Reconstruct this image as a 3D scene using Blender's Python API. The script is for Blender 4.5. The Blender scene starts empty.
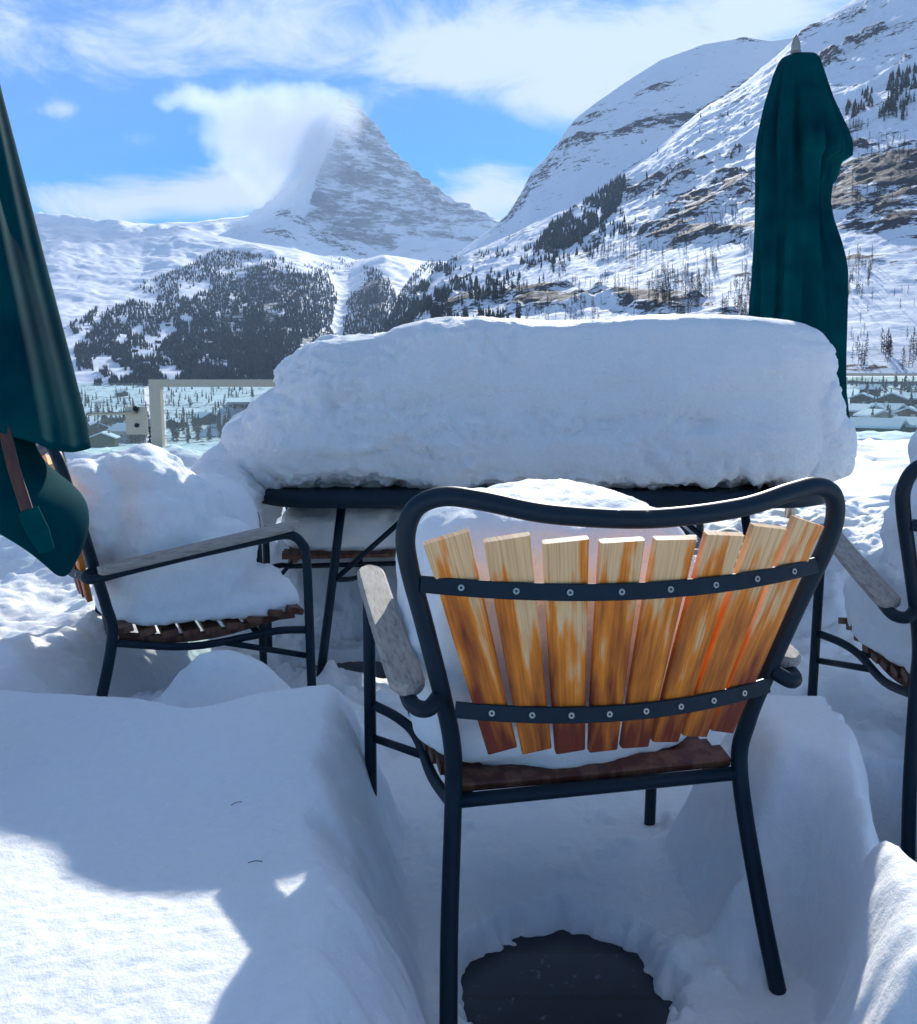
import bpy, bmesh, math, random
import numpy as np
from mathutils import Vector, Matrix
from mathutils.bvhtree import BVHTree

random.seed(7)
RNG = np.random.default_rng(7)
R = math.radians
S = bpy.context.scene
COL = S.collection

# ------------------------------------------------------------------ camera
W, HH, F = 917, 1024, 920.0
CAMH = 1.12
PITCH = R(8.2)
cam_d = bpy.data.cameras.new('camera')
cam = bpy.data.objects.new('camera', cam_d)
COL.objects.link(cam)
cam.location = (0, 0, CAMH)
cam.rotation_euler = (R(90) - PITCH, 0, 0)
cam_d.sensor_fit = 'HORIZONTAL'
cam_d.sensor_width = 36.0
cam_d.lens = 36.0 * F / W
cam_d.clip_start = 0.05
cam_d.clip_end = 60000
S.camera = cam

# ------------------------------------------------------------------ light
SUN_EL, SUN_AZ = R(24.9), R(11)          # azimuth from +Y, negative to the left
SUN_DIR = Vector((math.sin(SUN_AZ) * math.cos(SUN_EL), math.cos(SUN_AZ) * math.cos(SUN_EL), math.sin(SUN_EL)))
sd = bpy.data.lights.new('sun', 'SUN')
sd.energy = 4.9
sd.angle = R(0.55)
sd.color = (1.0, 0.975, 0.915)
so = bpy.data.objects.new('sun', sd)
COL.objects.link(so)
so.rotation_euler = SUN_DIR.to_track_quat('Z', 'Y').to_euler()
so.location = (-20, 40, 60)

S.view_settings.view_transform = 'Standard'
S.view_settings.look = 'None'
S.view_settings.gamma = 1
S.view_settings.use_curve_mapping = False
S.view_settings.exposure = 0.64
S.cycles.use_denoising = True
S.cycles.max_bounces = 8
S.cycles.transparent_max_bounces = 12
S.cycles.volume_bounces = 4
S.cycles.volume_step_rate = 1.0
S.cycles.volume_max_steps = 128

HAZE = 2.6e-5
def ray(px, py):
    x = (px - 458.5) / F; yu = (512 - py) / F
    return (x, math.cos(PITCH) + yu * math.sin(PITCH), -math.sin(PITCH) + yu * math.cos(PITCH))
def uv(px, py):
    r = ray(px, py); return r[0] / r[1], r[2] / r[1]
def at(px, py, Y):
    u, v = uv(px, py); return Vector((u * Y, Y, CAMH + v * Y))

# sky with thin cloud
wd = bpy.data.worlds.new('World'); S.world = wd; wd.use_nodes = True
nt = wd.node_tree; nt.nodes.clear()
def wn(t, **k):
    n = nt.nodes.new(t)
    for a, b in k.items(): setattr(n, a, b)
    return n
def wmath(op, a, b=None, c=None, clamp=False):
    n = wn('ShaderNodeMath', operation=op); n.use_clamp = clamp
    for i, x in enumerate((a, b, c)):
        if x is None: continue
        if isinstance(x, (int, float)): n.inputs[i].default_value = x
        else: nt.links.new(x, n.inputs[i])
    return n.outputs[0]
out = wn('ShaderNodeOutputWorld'); bg = wn('ShaderNodeBackground')
bg.inputs[1].default_value = 0.11
sky = wn('ShaderNodeTexSky', sky_type='NISHITA', sun_disc=False)
sky.sun_elevation = SUN_EL; sky.sun_rotation = SUN_AZ
sky.altitude = 1600; sky.air_density = 1.0; sky.dust_density = 0.25; sky.ozone_density = 4.5
hsv = wn('ShaderNodeHueSaturation'); hsv.inputs['Saturation'].default_value = 1.8; hsv.inputs['Hue'].default_value = .508; hsv.inputs['Value'].default_value = .72
nt.links.new(sky.outputs[0], hsv.inputs['Color'])
tc = wn('ShaderNodeTexCoord'); sp = wn('ShaderNodeSeparateXYZ')
nt.links.new(tc.outputs['Generated'], sp.inputs[0])
yy = wmath('MAXIMUM', sp.outputs[1], 0.12)
U = wmath('DIVIDE', sp.outputs[0], yy); V = wmath('DIVIDE', sp.outputs[2], yy)
no = wn('ShaderNodeTexNoise'); no.inputs['Scale'].default_value = 7.5; no.inputs['Detail'].default_value = 11; no.inputs['Roughness'].default_value = .64; no.inputs['Distortion'].default_value = .55
mp = wn('ShaderNodeMapping'); mp.inputs['Scale'].default_value = (1.0, 1.0, 2.1); mp.inputs['Location'].default_value = (3.1, .4, .9)
nt.links.new(tc.outputs['Generated'], mp.inputs[0]); nt.links.new(mp.outputs[0], no.inputs['Vector'])
N = wmath('SUBTRACT', no.outputs[0], 0.5)
tot = None
#            px   py   rx   ry  k
for (px, py, rx, ry, k) in [(620, -90, 380, 80, .50), (230, 30, 260, 50, .46), (745, 30, 130, 60, .50), (440, 45, 170, 40, .34), (565, 98, 62, 26, .72), (600, 60, 160, 60, .45),
                            (500, 195, 50, 36, .78), (150, 200, 175, 26, .70), (250, 185, 60, 40, .5), (56, 110, 26, 10, .60), (140, 140, 25, 10, .4), (460, 72, 28, 20, .42)]:
    u0, v0 = uv(px, py)
    a = wmath('MULTIPLY', wmath('SUBTRACT', U, u0), F / rx); b = wmath('MULTIPLY', wmath('SUBTRACT', V, v0), F / ry)
    e = wmath('ADD', wmath('MULTIPLY', a, a), wmath('MULTIPLY', b, b))
    g = wmath('MULTIPLY', wmath('POWER', 2.718, wmath('MULTIPLY', e, -1.0)), k)
    tot = g if tot is None else wmath('ADD', tot, g)
over = wmath('MULTIPLY', wmath('SMOOTH_MIN', wmath('MAXIMUM', wmath('SUBTRACT', sp.outputs[2], .36), 0.0), .5, .05), .95)  # extra cloud overhead, above the view, added for neutral fill light
back = wmath('MULTIPLY', wmath('MAXIMUM', wmath('MULTIPLY', sp.outputs[1], -1.0), 0.0), .1)  # unseen cloud behind the camera, likewise added as fill
dens = wmath('ADD', wmath('ADD', wmath('ADD', tot, over), wmath('ADD', back, -0.18)), wmath('MULTIPLY', N, 2.3))
mr = wn('ShaderNodeMapRange', interpolation_type='SMOOTHSTEP')
mr.inputs[1].default_value = -0.05; mr.inputs[2].default_value = 0.75
nt.links.new(dens, mr.inputs[0])
mx = wn('ShaderNodeMix', data_type='RGBA')
nt.links.new(mr.outputs[0], mx.inputs[0]); nt.links.new(hsv.outputs[0], mx.inputs[6])
mx.inputs[7].default_value = (3.8, 4.4, 5.1, 1)
nt.links.new(mx.outputs[2], bg.inputs[0]); nt.links.new(bg.outputs[0], out.inputs[0])

# ------------------------------------------------------------------ noise
def _h(i, j, k):
    n = (i.astype(np.int64) * 374761393 + j.astype(np.int64) * 668265263 + k.astype(np.int64) * 2147483647) & 0xffffffff
    n = ((n ^ (n >> 13)) * 1274126177) & 0xffffffff
    n = (n ^ (n >> 16)) & 0xffff
    return n / 32767.5 - 1.0
def vn(x, y, z=0.0):
    x = np.asarray(x, float); y = np.asarray(y, float); z = np.asarray(z, float) + x * 0
    i, j, k = np.floor(x), np.floor(y), np.floor(z)
    a, b, c = x - i, y - j, z - k
    a, b, c = [t * t * t * (t * (t * 6 - 15) + 10) for t in (a, b, c)]
    o = 0
    for di in (0, 1):
        for dj in (0, 1):
            for dk in (0, 1):
                w = (a if di else 1 - a) * (b if dj else 1 - b) * (c if dk else 1 - c)
                o = o + w * _h(i + di, j + dj, k + dk)
    return o
def fbm(x, y, z=0.0, o=4, g=.5):
    s, a, t = 0, 1, 0
    for q in range(o):
        f = 2.03 ** q
        s = s + a * vn(x * f + 11.3 * q, y * f - 7.1 * q, np.asarray(z) * f + 3.7 * q); t += a; a *= g
    return s / t
def ridge(x, y, z=0.0, o=4, g=.5):
    s, a, t = 0, 1, 0
    for q in range(o):
        f = 2.07 ** q
        s = s + a * (1 - 2 * np.abs(vn(x * f + 5.3 * q, y * f + 9.1 * q, np.asarray(z) * f))); t += a; a *= g
    return s / t
def sst(x, a, b):
    t = np.clip((x - a) / (b - a), 0, 1); return t * t * (3 - 2 * t)

# ------------------------------------------------------------------ mesh helpers
def mesh_np(name, V_, Fq, mat=None, smooth=True, attrs=None):
    m = bpy.data.meshes.new(name)
    V_ = np.asarray(V_, np.float32); Fq = np.asarray(Fq, np.int32); k = Fq.shape[1]
    m.vertices.add(len(V_)); m.vertices.foreach_set('co', V_.ravel())
    m.loops.add(Fq.size); m.loops.foreach_set('vertex_index', Fq.ravel())
    m.polygons.add(len(Fq)); m.polygons.foreach_set('loop_start', np.arange(len(Fq), dtype=np.int32) * k)
    m.polygons.foreach_set('use_smooth', np.full(len(Fq), smooth))
    m.update(calc_edges=True)
    for n, a in (attrs or {}).items():
        at_ = m.attributes.new(n, 'FLOAT', 'POINT'); at_.data.foreach_set('value', np.asarray(a, np.float32).ravel())
    if mat: m.materials.append(mat)
    return m
def link(name, me, parent=None):
    o = bpy.data.objects.new(name, me); COL.objects.link(o)
    if parent: o.parent = parent
    return o
def tag(o, label=None, cat=None, group=None, kind=None):
    if label: o['label'] = label
    if cat: o['category'] = cat
    if group: o['group'] = group
    if kind: o['kind'] = kind
    return o
def empty(name, loc=(0, 0, 0), rz=0.0, **k):
    o = bpy.data.objects.new(name, None); COL.objects.link(o)
    o.location = loc; o.rotation_euler = (0, 0, rz); o.empty_display_size = .1
    return tag(o, **k)
def grid_faces(n, m, closed=False):
    i = np.arange(n - 1)[:, None]; j = np.arange(m if closed else m - 1)[None]
    a = i * m + j; b = i * m + (j + 1) % m; c = (i + 1) * m + (j + 1) % m; d = (i + 1) * m + j
    return np.stack([a, b, c, d], -1).reshape(-1, 4)

class MB:
    """collects shapes, built as one mesh"""
    def __init__(s): s.v = []; s.f = []; s.n = 0; s.flat = []
    def add(s, v, f, smooth=True):
        s.v.extend([tuple(p) for p in v]); s.f.extend([tuple(int(i) + s.n for i in q) for q in f]); s.flat.extend([smooth] * len(f)); s.n += len(v)
    def box(s, c, size, rot=None):
        c = Vector(c); hx, hy, hz = [a / 2 for a in size]
        vs = [Vector((x, y, z)) for x in (-hx, hx) for y in (-hy, hy) for z in (-hz, hz)]
        if rot: vs = [rot @ v for v in vs]
        s.add([c + v for v in vs], [(0, 1, 3, 2), (4, 6, 7, 5), (0, 4, 5, 1), (2, 3, 7, 6), (0, 2, 6, 4), (1, 5, 7, 3)], False)
    def tube(s, pts, r, seg=12, sub=6, smooth_path=True):
        P = [Vector(p) for p in pts]
        if smooth_path and len(P) > 2: P = catmull(P, sub)
        n = len(P); rr = r if isinstance(r, (list, tuple)) else None
        T = [(P[min(i + 1, n - 1)] - P[max(i - 1, 0)]).normalized() for i in range(n)]
        up = Vector((0, 0, 1)) if abs(T[0].z) < .9 else Vector((1, 0, 0))
        nx = T[0].cross(up).normalized(); vs = []
        for i in range(n):
            nx = (nx - T[i] * nx.dot(T[i])).normalized(); ny = T[i].cross(nx)
            rad = (rr[0] + (rr[1] - rr[0]) * i / (n - 1)) if rr else r
            for k in range(seg):
                a = 2 * math.pi * k / seg
                vs.append(P[i] + nx * math.cos(a) * rad + ny * math.sin(a) * rad)
        fs = [tuple(q) for q in grid_faces(n, seg, True)]
        s.add(vs, fs); b = s.n - len(vs)
        s.f.append(tuple(b + k for k in range(seg))[::-1]); s.f.append(tuple(b + (n - 1) * seg + k for k in range(seg))); s.flat += [False, False]
    def strip(s, pts, w, t, nrm, bev=.002):
        """flat bar swept along pts: w across, t thick; nrm = list of thickness directions"""
        n = len(pts); P = [Vector(p) for p in pts]; vs = []
        ws = w if isinstance(w, (list, tuple)) else [w] * n
        for i in range(n):
            T = (P[min(i + 1, n - 1)] - P[max(i - 1, 0)]).normalized()
            nn = Vector(nrm[i]).normalized(); nn = (nn - T * nn.dot(T)).normalized(); sd_ = T.cross(nn)
            a, b = ws[i] / 2, t / 2
            for (x, y) in ((-a + bev, -b), (a - bev, -b), (a, -b + bev), (a, b - bev), (a - bev, b), (-a + bev, b), (-a, b - bev), (-a, -b + bev)):
                vs.append(P[i] + sd_ * x + nn * y)
        fs = [tuple(q) for q in grid_faces(n, 8, True)]
        s.add(vs, fs, False); b = s.n - len(vs)
        s.f.append(tuple(b + k for k in range(8))[::-1]); s.f.append(tuple(b + (n - 1) * 8 + k for k in range(8))); s.flat += [False, False]
    def build(s, name, mat, parent=None):
        m = bpy.data.meshes.new(name); m.from_pydata([tuple(v) for v in s.v], [], s.f)
        m.polygons.foreach_set('use_smooth', s.flat); m.materials.append(mat); m.update()
        return link(name, m, parent)
def catmull(P, sub):
    out = []
    for i in range(len(P) - 1):
        p0, p1, p2, p3 = P[max(i - 1, 0)], P[i], P[i + 1], P[min(i + 2, len(P) - 1)]
        for k in range(sub):
            t = k / sub
            out.append(.5 * ((2 * p1) + (p2 - p0) * t + (2 * p0 - 5 * p1 + 4 * p2 - p3) * t * t + (3 * p1 - p0 - 3 * p2 + p3) * t ** 3))
    out.append(P[-1]); return out
def recalc(o):
    bm = bmesh.new(); bm.from_mesh(o.data); bmesh.ops.recalc_face_normals(bm, faces=bm.faces); bm.to_mesh(o.data); bm.free(); return o

# ------------------------------------------------------------------ materials
def new_mat(name):
    m = bpy.data.materials.new(name); m.use_nodes = True
    t = m.node_tree; b = t.nodes['Principled BSDF']
    return m, t, b
def nd(t, ty, ins=None, **k):
    n = t.nodes.new(ty)
    for a, b in k.items(): setattr(n, a, b)
    for a, b in (ins or {}).items():
        if hasattr(b, 'is_output') or isinstance(b, bpy.types.NodeSocket): t.links.new(b, n.inputs[a])
        else: n.inputs[a].default_value = b
    return n
def ramp(t, fac, stops):
    n = t.nodes.new('ShaderNodeValToRGB'); t.links.new(fac, n.inputs[0])
    e = n.color_ramp.elements
    while len(e) < len(stops): e.new(.5)
    for i, (p, c) in enumerate(stops):
        e[i].position = p; e[i].color = (*c, 1) if len(c) == 3 else c
    return n.outputs[0]
def noise(t, vec, scale, detail=4, rough=.5, **k):
    n = nd(t, 'ShaderNodeTexNoise', {'Scale': scale, 'Detail': detail, 'Roughness': rough}, **k)
    if vec: t.links.new(vec, n.inputs['Vector'])
    return n.outputs[0]

def snow_material(name, sss=.6, fine=900, col=(.88, .90, .91), lump=55, bump=.45):
    m, t, b = new_mat(name)
    co = nd(t, 'ShaderNodeTexCoord').outputs['Object']
    n1 = noise(t, co, fine * .25, 3, .7); n2 = noise(t, co, lump, 5, .62)
    c = ramp(t, n2, [(.3, tuple(x * .955 for x in col)), (.75, col)])
    t.links.new(c, b.inputs['Base Color'])
    b.inputs['Roughness'].default_value = .62
    b.inputs['Specular IOR Level'].default_value = .25
    b.inputs['Subsurface Weight'].default_value = sss
    b.inputs['Subsurface Radius'].default_value = (.6, .8, 1.0)
    b.inputs['Subsurface Scale'].default_value = .035
    b.inputs['IOR'].default_value = 1.31
    a = nd(t, 'ShaderNodeMath', {0: n1, 1: .45}, operation='MULTIPLY').outputs[0]
    a = nd(t, 'ShaderNodeMath', {0: a, 1: n2}, operation='ADD').outputs[0]
    bu = nd(t, 'ShaderNodeBump', {'Height': a, 'Strength': bump, 'Distance': .012})
    t.links.new(bu.outputs[0], b.inputs['Normal'])
    return m
M = {}
M['snow'] = snow_material('snow packed')
M['snow_lump'] = snow_material('snow crumbly', sss=.7, bump=.8, lump=75)

m, t, b = new_mat('powder coated steel')
co = nd(t, 'ShaderNodeTexCoord').outputs['Object']
n = noise(t, co, 260, 3)
t.links.new(ramp(t, noise(t, co, 9, 4), [(.3, (.002, .012, .023)), (.7, (.004, .019, .034))]), b.inputs['Base Color'])
b.inputs['Roughness'].default_value = .48
b.inputs['Specular IOR Level'].default_value = .28
bu = nd(t, 'ShaderNodeBump', {'Height': n, 'Strength': .12, 'Distance': .001}); t.links.new(bu.outputs[0], b.inputs['Normal'])
M['steel'] = m

def wood_mat(name, pale, mid, dark, grad=True):
    m, t, b = new_mat(name)
    co = nd(t, 'ShaderNodeTexCoord').outputs['Object']
    if grad:   # grain follows each board: distance across the board, distance along it
        s0 = nd(t, 'ShaderNodeSeparateXYZ', {0: co})
        co = nd(t, 'ShaderNodeCombineXYZ', {0: nd(t, 'ShaderNodeAttribute', attribute_name='across').outputs['Fac'], 1: 0.0, 2: s0.outputs[2]}).outputs[0]
    mp_ = nd(t, 'ShaderNodeMapping', {'Vector': co, 'Scale': (1, 1, .16)})
    oi = nd(t, 'ShaderNodeObjectInfo').outputs['Random']
    sh = nd(t, 'ShaderNodeMath', {0: oi, 1: 37.0}, operation='MULTIPLY').outputs[0]
    grain = nd(t, 'ShaderNodeTexNoise', {'Vector': nd(t, 'ShaderNodeMapping', {'Vector': co, 'Scale': (1, 1, .018)}).outputs[0], 'W': sh, 'Scale': 330, 'Detail': 4, 'Roughness': .5}, noise_dimensions='4D').outputs[0]
    patch = nd(t, 'ShaderNodeTexNoise', {'Vector': mp_.outputs[0], 'W': sh, 'Scale': 38, 'Detail': 5, 'Roughness': .5}, noise_dimensions='4D').outputs[0]
    sx = nd(t, 'ShaderNodeSeparateXYZ', {0: co})
    if grad:   # stain worn off towards the top, kept at the foot of the boards
        z = nd(t, 'ShaderNodeMapRange', {0: sx.outputs[2], 1: .52, 2: .90, 3: .29, 4: -.10}).outputs[0]
        f = nd(t, 'ShaderNodeMath', {0: patch, 1: z}, operation='ADD').outputs[0]
    else: f = patch
    c = ramp(t, f, [(.46, pale), (.50, tuple(.5 * (p + q) for p, q in zip(pale, mid))), (.54, mid), (.80, dark)])
    mul = ramp(t, grain, [(.30, (.62, .50, .40)), (.56, (1, 1, 1))])
    mx_ = nd(t, 'ShaderNodeMix', {0: .75, 6: c, 7: mul}, data_type='RGBA', blend_type='MULTIPLY')
    t.links.new(mx_.outputs[2], b.inputs['Base Color'])
    b.inputs['Roughness'].default_value = .5
    bu = nd(t, 'ShaderNodeBump', {'Height': grain, 'Strength': .25, 'Distance': .002}); t.links.new(bu.outputs[0], b.inputs['Normal'])
    return m
M['slat'] = wood_mat('worn stained slat wood', (.95, .58, .27), (.95, .27, .014), (.22, .026, .004))
M['seatwood'] = wood_mat('seat slat wood', (.17, .07, .035), (.10, .025, .012), (.05, .012, .006), False)
# weathered grey wood of the arm rests
m, t, b = new_mat('weathered grey wood')
co = nd(t, 'ShaderNodeTexCoord').outputs['Object']
g1 = noise(t, nd(t, 'ShaderNodeMapping', {'Vector': co, 'Scale': (1, .08, 1)}).outputs[0], 150, 6, .65)
t.links.new(ramp(t, g1, [(.3, (.20, .17, .14)), (.5, (.36, .32, .28)), (.75, (.46, .42, .37))]), b.inputs['Base Color'])
b.inputs['Roughness'].default_value = .75
bu = nd(t, 'ShaderNodeBump', {'Height': g1, 'Strength': .4, 'Distance': .002}); t.links.new(bu.outputs[0], b.inputs['Normal'])
M['armwood'] = m
m, t, b = new_mat('screw metal'); b.inputs['Base Color'].default_value = (.40, .39, .37, 1); b.inputs['Metallic'].default_value = .9; b.inputs['Roughness'].default_value = .35; M['screw'] = m
m, t, b = new_mat('dark recess'); b.inputs['Base Color'].default_value = (.01, .01, .012, 1); M['recess'] = m

m, t, b = new_mat('teal canvas')
co = nd(t, 'ShaderNodeTexCoord').outputs['Object']
n = noise(t, co, 6, 5, .6)
c_ = ramp(t, n, [(.3, (.0, .034, .055)), (.7, (.0, .090, .100))])
t.links.new(c_, b.inputs['Base Color']); b.inputs['Roughness'].default_value = .8
b.inputs['Specular IOR Level'].default_value = .03
w1 = noise(t, co, 900, 2)
bu = nd(t, 'ShaderNodeBump', {'Height': w1, 'Strength': .15, 'Distance': .001}); t.links.new(bu.outputs[0], b.inputs['Normal'])
tr = nd(t, 'ShaderNodeBsdfTranslucent', {'Color': (.0, .17, .18, 1)})
mxs = nd(t, 'ShaderNodeMixShader', {0: .32}); t.links.new(b.outputs[0], mxs.inputs[1]); t.links.new(tr.outputs[0], mxs.inputs[2])
t.links.new(mxs.outputs[0], t.nodes['Material Output'].inputs[0])
M['canvas'] = m
m, t, b = new_mat('brown varnished rib'); b.inputs['Base Color'].default_value = (.12, .03, .012, 1); b.inputs['Roughness'].default_value = .5
co = nd(t, 'ShaderNodeTexCoord').outputs['Object']
t.links.new(ramp(t, noise(t, nd(t, 'ShaderNodeMapping', {'Vector': co, 'Scale': (1, 1, .05)}).outputs[0], 120, 4), [(.35, (.035, .010, .008)), (.65, (.085, .024, .014))]), b.inputs['Base Color'])
M['rib'] = m
m, t, b = new_mat('brushed aluminium')
co = nd(t, 'ShaderNodeTexCoord').outputs['Object']
b.inputs['Metallic'].default_value = .75
t.links.new(ramp(t, noise(t, co, 40, 4), [(.3, (.40, .365, .29)), (.7, (.43, .39, .32))]), b.inputs['Base Color']); b.inputs['Roughness'].default_value = .42
M['alu'] = m
m, t, b = new_mat('railing glass')
co = nd(t, 'ShaderNodeTexCoord').outputs['Object']
t.nodes.remove(b)
dn = noise(t, co, 3.0, 5, .6)
tb = nd(t, 'ShaderNodeBsdfTransparent', {'Color': (.76, .86, .86, 1)})
gb = nd(t, 'ShaderNodeBsdfGlossy', {'Color': (1, 1, 1, 1), 'Roughness': .02})
db = nd(t, 'ShaderNodeBsdfDiffuse', {'Color': (.55, .66, .64, 1)})
fr = nd(t, 'ShaderNodeFresnel', {'IOR': 1.5})
m1 = nd(t, 'ShaderNodeMixShader', {0: nd(t, 'ShaderNodeMapRange', {0: dn, 1: .3, 2: .75, 3: .01, 4: .06}).outputs[0]}); t.links.new(tb.outputs[0], m1.inputs[1]); t.links.new(db.outputs[0], m1.inputs[2])
m2 = nd(t, 'ShaderNodeMixShader', {0: fr.outputs[0]}); t.links.new(m1.outputs[0], m2.inputs[1]); t.links.new(gb.outputs[0], m2.inputs[2])
t.links.new(m2.outputs[0], t.nodes['Material Output'].inputs[0]); M['glass'] = m
m, t, b = new_mat('wet terrace floor')
co = nd(t, 'ShaderNodeTexCoord').outputs['Object']
br = nd(t, 'ShaderNodeTexBrick', {'Vector': co, 'Color1': (.010, .015, .028, 1), 'Color2': (.014, .020, .034, 1), 'Mortar': (.005, .007, .012, 1), 'Scale': 1.0, 'Mortar Size': .008, 'Brick Width': 1.6, 'Row Height': .14})
mxx = nd(t, 'ShaderNodeMix', {0: .4, 6: br.outputs[0], 7: ramp(t, noise(t, co, 14, 5), [(.3, (.4, .4, .4)), (.7, (1.3, 1.3, 1.3))])}, data_type='RGBA', blend_type='MULTIPLY')
t.links.new(mxx.outputs[2], b.inputs['Base Color']); sl = nd(t, 'ShaderNodeMapRange', {0: noise(t, co, 22, 7, .7), 1: .60, 2: .72}).outputs[0]
mz = nd(t, 'ShaderNodeMix', {0: sl, 6: mxx.outputs[2], 7: (.16, .20, .27, 1)}, data_type='RGBA')
t.links.new(mz.outputs[2], b.inputs['Base Color']); b.inputs['Roughness'].default_value = .35
M['floor'] = m

def mountain_material(name, scale, snow=(.82, .85, .90), rock=(.075, .075, .085), rock2=(.16, .13, .11), bump=1.0, lo=.46, hi=.56):
    m, t, b = new_mat(name)
    co = nd(t, 'ShaderNodeTexCoord').outputs['Object']
    at_ = nd(t, 'ShaderNodeAttribute', attribute_name='rock').outputs['Fac']
    mp_ = nd(t, 'ShaderNodeMapping', {'Vector': co, 'Scale': (1, 1, 4.0)}).outputs[0]
    n1 = noise(t, mp_, scale, 9, .68)
    n2 = noise(t, mp_, scale * 4.3, 6, .7)
    f = nd(t, 'ShaderNodeMath', {0: nd(t, 'ShaderNodeMath', {0: n1, 1: -.5}, operation='ADD').outputs[0], 1: 1.5, 2: at_}, operation='MULTIPLY_ADD').outputs[0]
    f = nd(t, 'ShaderNodeMath', {0: nd(t, 'ShaderNodeMath', {0: n2, 1: -.5}, operation='ADD').outputs[0], 1: .9, 2: f}, operation='MULTIPLY_ADD').outputs[0]
    fac = nd(t, 'ShaderNodeMapRange', {0: f, 1: lo, 2: hi}).outputs[0]
    rc = ramp(t, n2, [(.35, rock), (.65, rock2)])
    mx_ = nd(t, 'ShaderNodeMix', {0: fac, 6: (*snow, 1), 7: rc}, data_type='RGBA')
    t.links.new(mx_.outputs[2], b.inputs['Base Color']); b.inputs['Roughness'].default_value = .8
    b.inputs['Specular IOR Level'].default_value = .1
    hgt = nd(t, 'ShaderNodeMath', {0: n1, 1: fac}, operation='ADD').outputs[0]
    bu = nd(t, 'ShaderNodeBump', {'Height': hgt, 'Strength': .6, 'Distance': bump / scale * .12}); t.links.new(bu.outputs[0], b.inputs['Normal'])
    return m

# ------------------------------------------------------------------ terrain
def pxpy(u, v):
    df = math.cos(PITCH) - v * math.sin(PITCH); up = math.sin(PITCH) + v * math.cos(PITCH)
    return 458.5 + F * u / df, 512 - F * up / df
def line_uv(pts):
    a = np.array([uv(*p) for p in pts]); return a[:, 0], a[:, 1]
def blob(px, py, items):
    """soft elongated patches: (x, y, rx, ry, slope, k)"""
    o = 0
    for (x, y, rx, ry, sl, k) in items:
        dx = px - x; dy = (py - y) - sl * dx
        o = np.maximum(o, k * np.exp(-((dx / rx) ** 2 + (dy / ry) ** 2)))
    return o
BVH = {}
def terrain(name, mat, sky_pts, foot_pts, Y0, Y1, nu, ns, u0, u1, prof, disp, rockf, extra=.16, label=None):
    su, sv = line_uv(sky_pts); fu, fv = line_uv(foot_pts)
    u = np.linspace(u0, u1, nu)[:, None]; s = np.linspace(0, 1 + extra, ns)[None]
    vs = np.interp(u, su, sv); vf = np.interp(u, fu, fv)
    Y = Y0 * (Y1 / Y0) ** np.clip(s, 0, 2) + u * 0
    sc_ = np.clip(s, 0, 1)
    v = vf + (vs - vf) * prof(sc_, u) - np.clip(s - 1, 0, 1) * 1.1
    px, py = pxpy(u + 0 * s, v)
    X = u * Y; Z = CAMH + v * Y
    r = rockf(px, py, X, Y, Z)
    d = disp(px, py, X, Y, Z, r)
    edge = 1 - .75 * np.exp(-((s - 1) / .05) ** 2)
    Z = Z + d * Y * edge * np.clip(s / .05, 0, 1)
    V_ = np.stack([X + 0 * s, Y, Z], -1).reshape(-1, 3)
    Fq = grid_faces(nu, ns)
    me = mesh_np(name, V_, Fq, mat, True, {'rock': (r + 0 * Z)})
    o = link(name, me); tag(o, kind='structure')
    BVH[name] = (V_, Fq)
    return o

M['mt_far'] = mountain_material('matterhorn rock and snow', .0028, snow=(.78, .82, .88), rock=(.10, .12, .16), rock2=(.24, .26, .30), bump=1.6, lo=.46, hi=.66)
M['mt_mid'] = mountain_material('mid ridge snow', .008, rock=(.07, .08, .11), rock2=(.10, .11, .13), bump=.8, lo=.5, hi=.6)
M['mt_right'] = mountain_material('right slope snow and rock', .017, rock=(.035, .037, .045), rock2=(.070, .069, .076), bump=.9, lo=.37, hi=.42)
M['valley'] = mountain_material('valley floor snow', .08, rock=(.05, .055, .06), rock2=(.12, .11, .10), bump=.7, lo=.62, hi=.7)

# the pyramid: four faces round a peak, north and east faces turned to the camera
def build_peak():
    Y = 9500.0; pk = at(346, 98, Y); k = Y / F
    n = 600
    x = pk.x + np.linspace(-330, 330, n)[:, None] * k + np.zeros((1, n)); y = pk.y + np.linspace(-215, 160, n)[None] * k + np.zeros((n, 1))
    dx, dy = (x - pk.x) / k, (y - pk.y) / k
    wx = dx + 7 * fbm(dx / 45, dy / 45, 1.3, 4) * sst(np.hypot(dx, dy), 4, 50); wy = dy + 7 * fbm(dx / 45, dy / 45, 7.7, 4) * sst(np.hypot(dx, dy), 4, 50)
    te = -1.75 * wx - .55 * wy; tn = 1.0 * wx - 1.05 * wy; tw = 1.32 * wx + .6 * wy; ts = -1.65 * wx + .8 * wy
    t_ = np.maximum(np.maximum(te, tn), np.maximum(tw, ts))
    g = np.interp(t_, [0, 6, 35, 47, 60, 90, 120, 180, 240, 330, 600], [0, 2, 27, 48, 59, 80, 98, 120, 146, 215, 430])
    # shoulder on the right skyline
    rg = ridge(dx / 26, dy / 34, 2.2, 5)
    z = pk.z - g * k + (rg * 4.6 + 1.6 * fbm(dx / 8, dy / 8, 4, 3)) * k * sst(t_, 2, 60)
    # horizontal strata steps on the faces
    zz = (pk.z - z) / k
    z -= .55 * k * np.maximum(0, -dy - 45)
    z += .9 * k * np.sin(zz * .75 + 2.2 * fbm(dx / 30, dy / 30, 9, 3)) * sst(t_, 10, 50) * (1 - sst(zz, 115, 150))
    rock = .31 + .24 * (tn > te) * (1 - sst(zz, 105, 150)) - .30 * sst(zz, 112, 150) + .12 * fbm(dx / 20, dy / 20, 3, 3) - .12 * (te > tn)
    V_ = np.stack([x, y, z], -1).reshape(-1, 3)
    o = link('mountain_peak', mesh_np('mountain_peak', V_, grid_faces(n, n), M['mt_far'], True, {'rock': rock})); tag(o, kind='structure')
build_peak()

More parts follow.
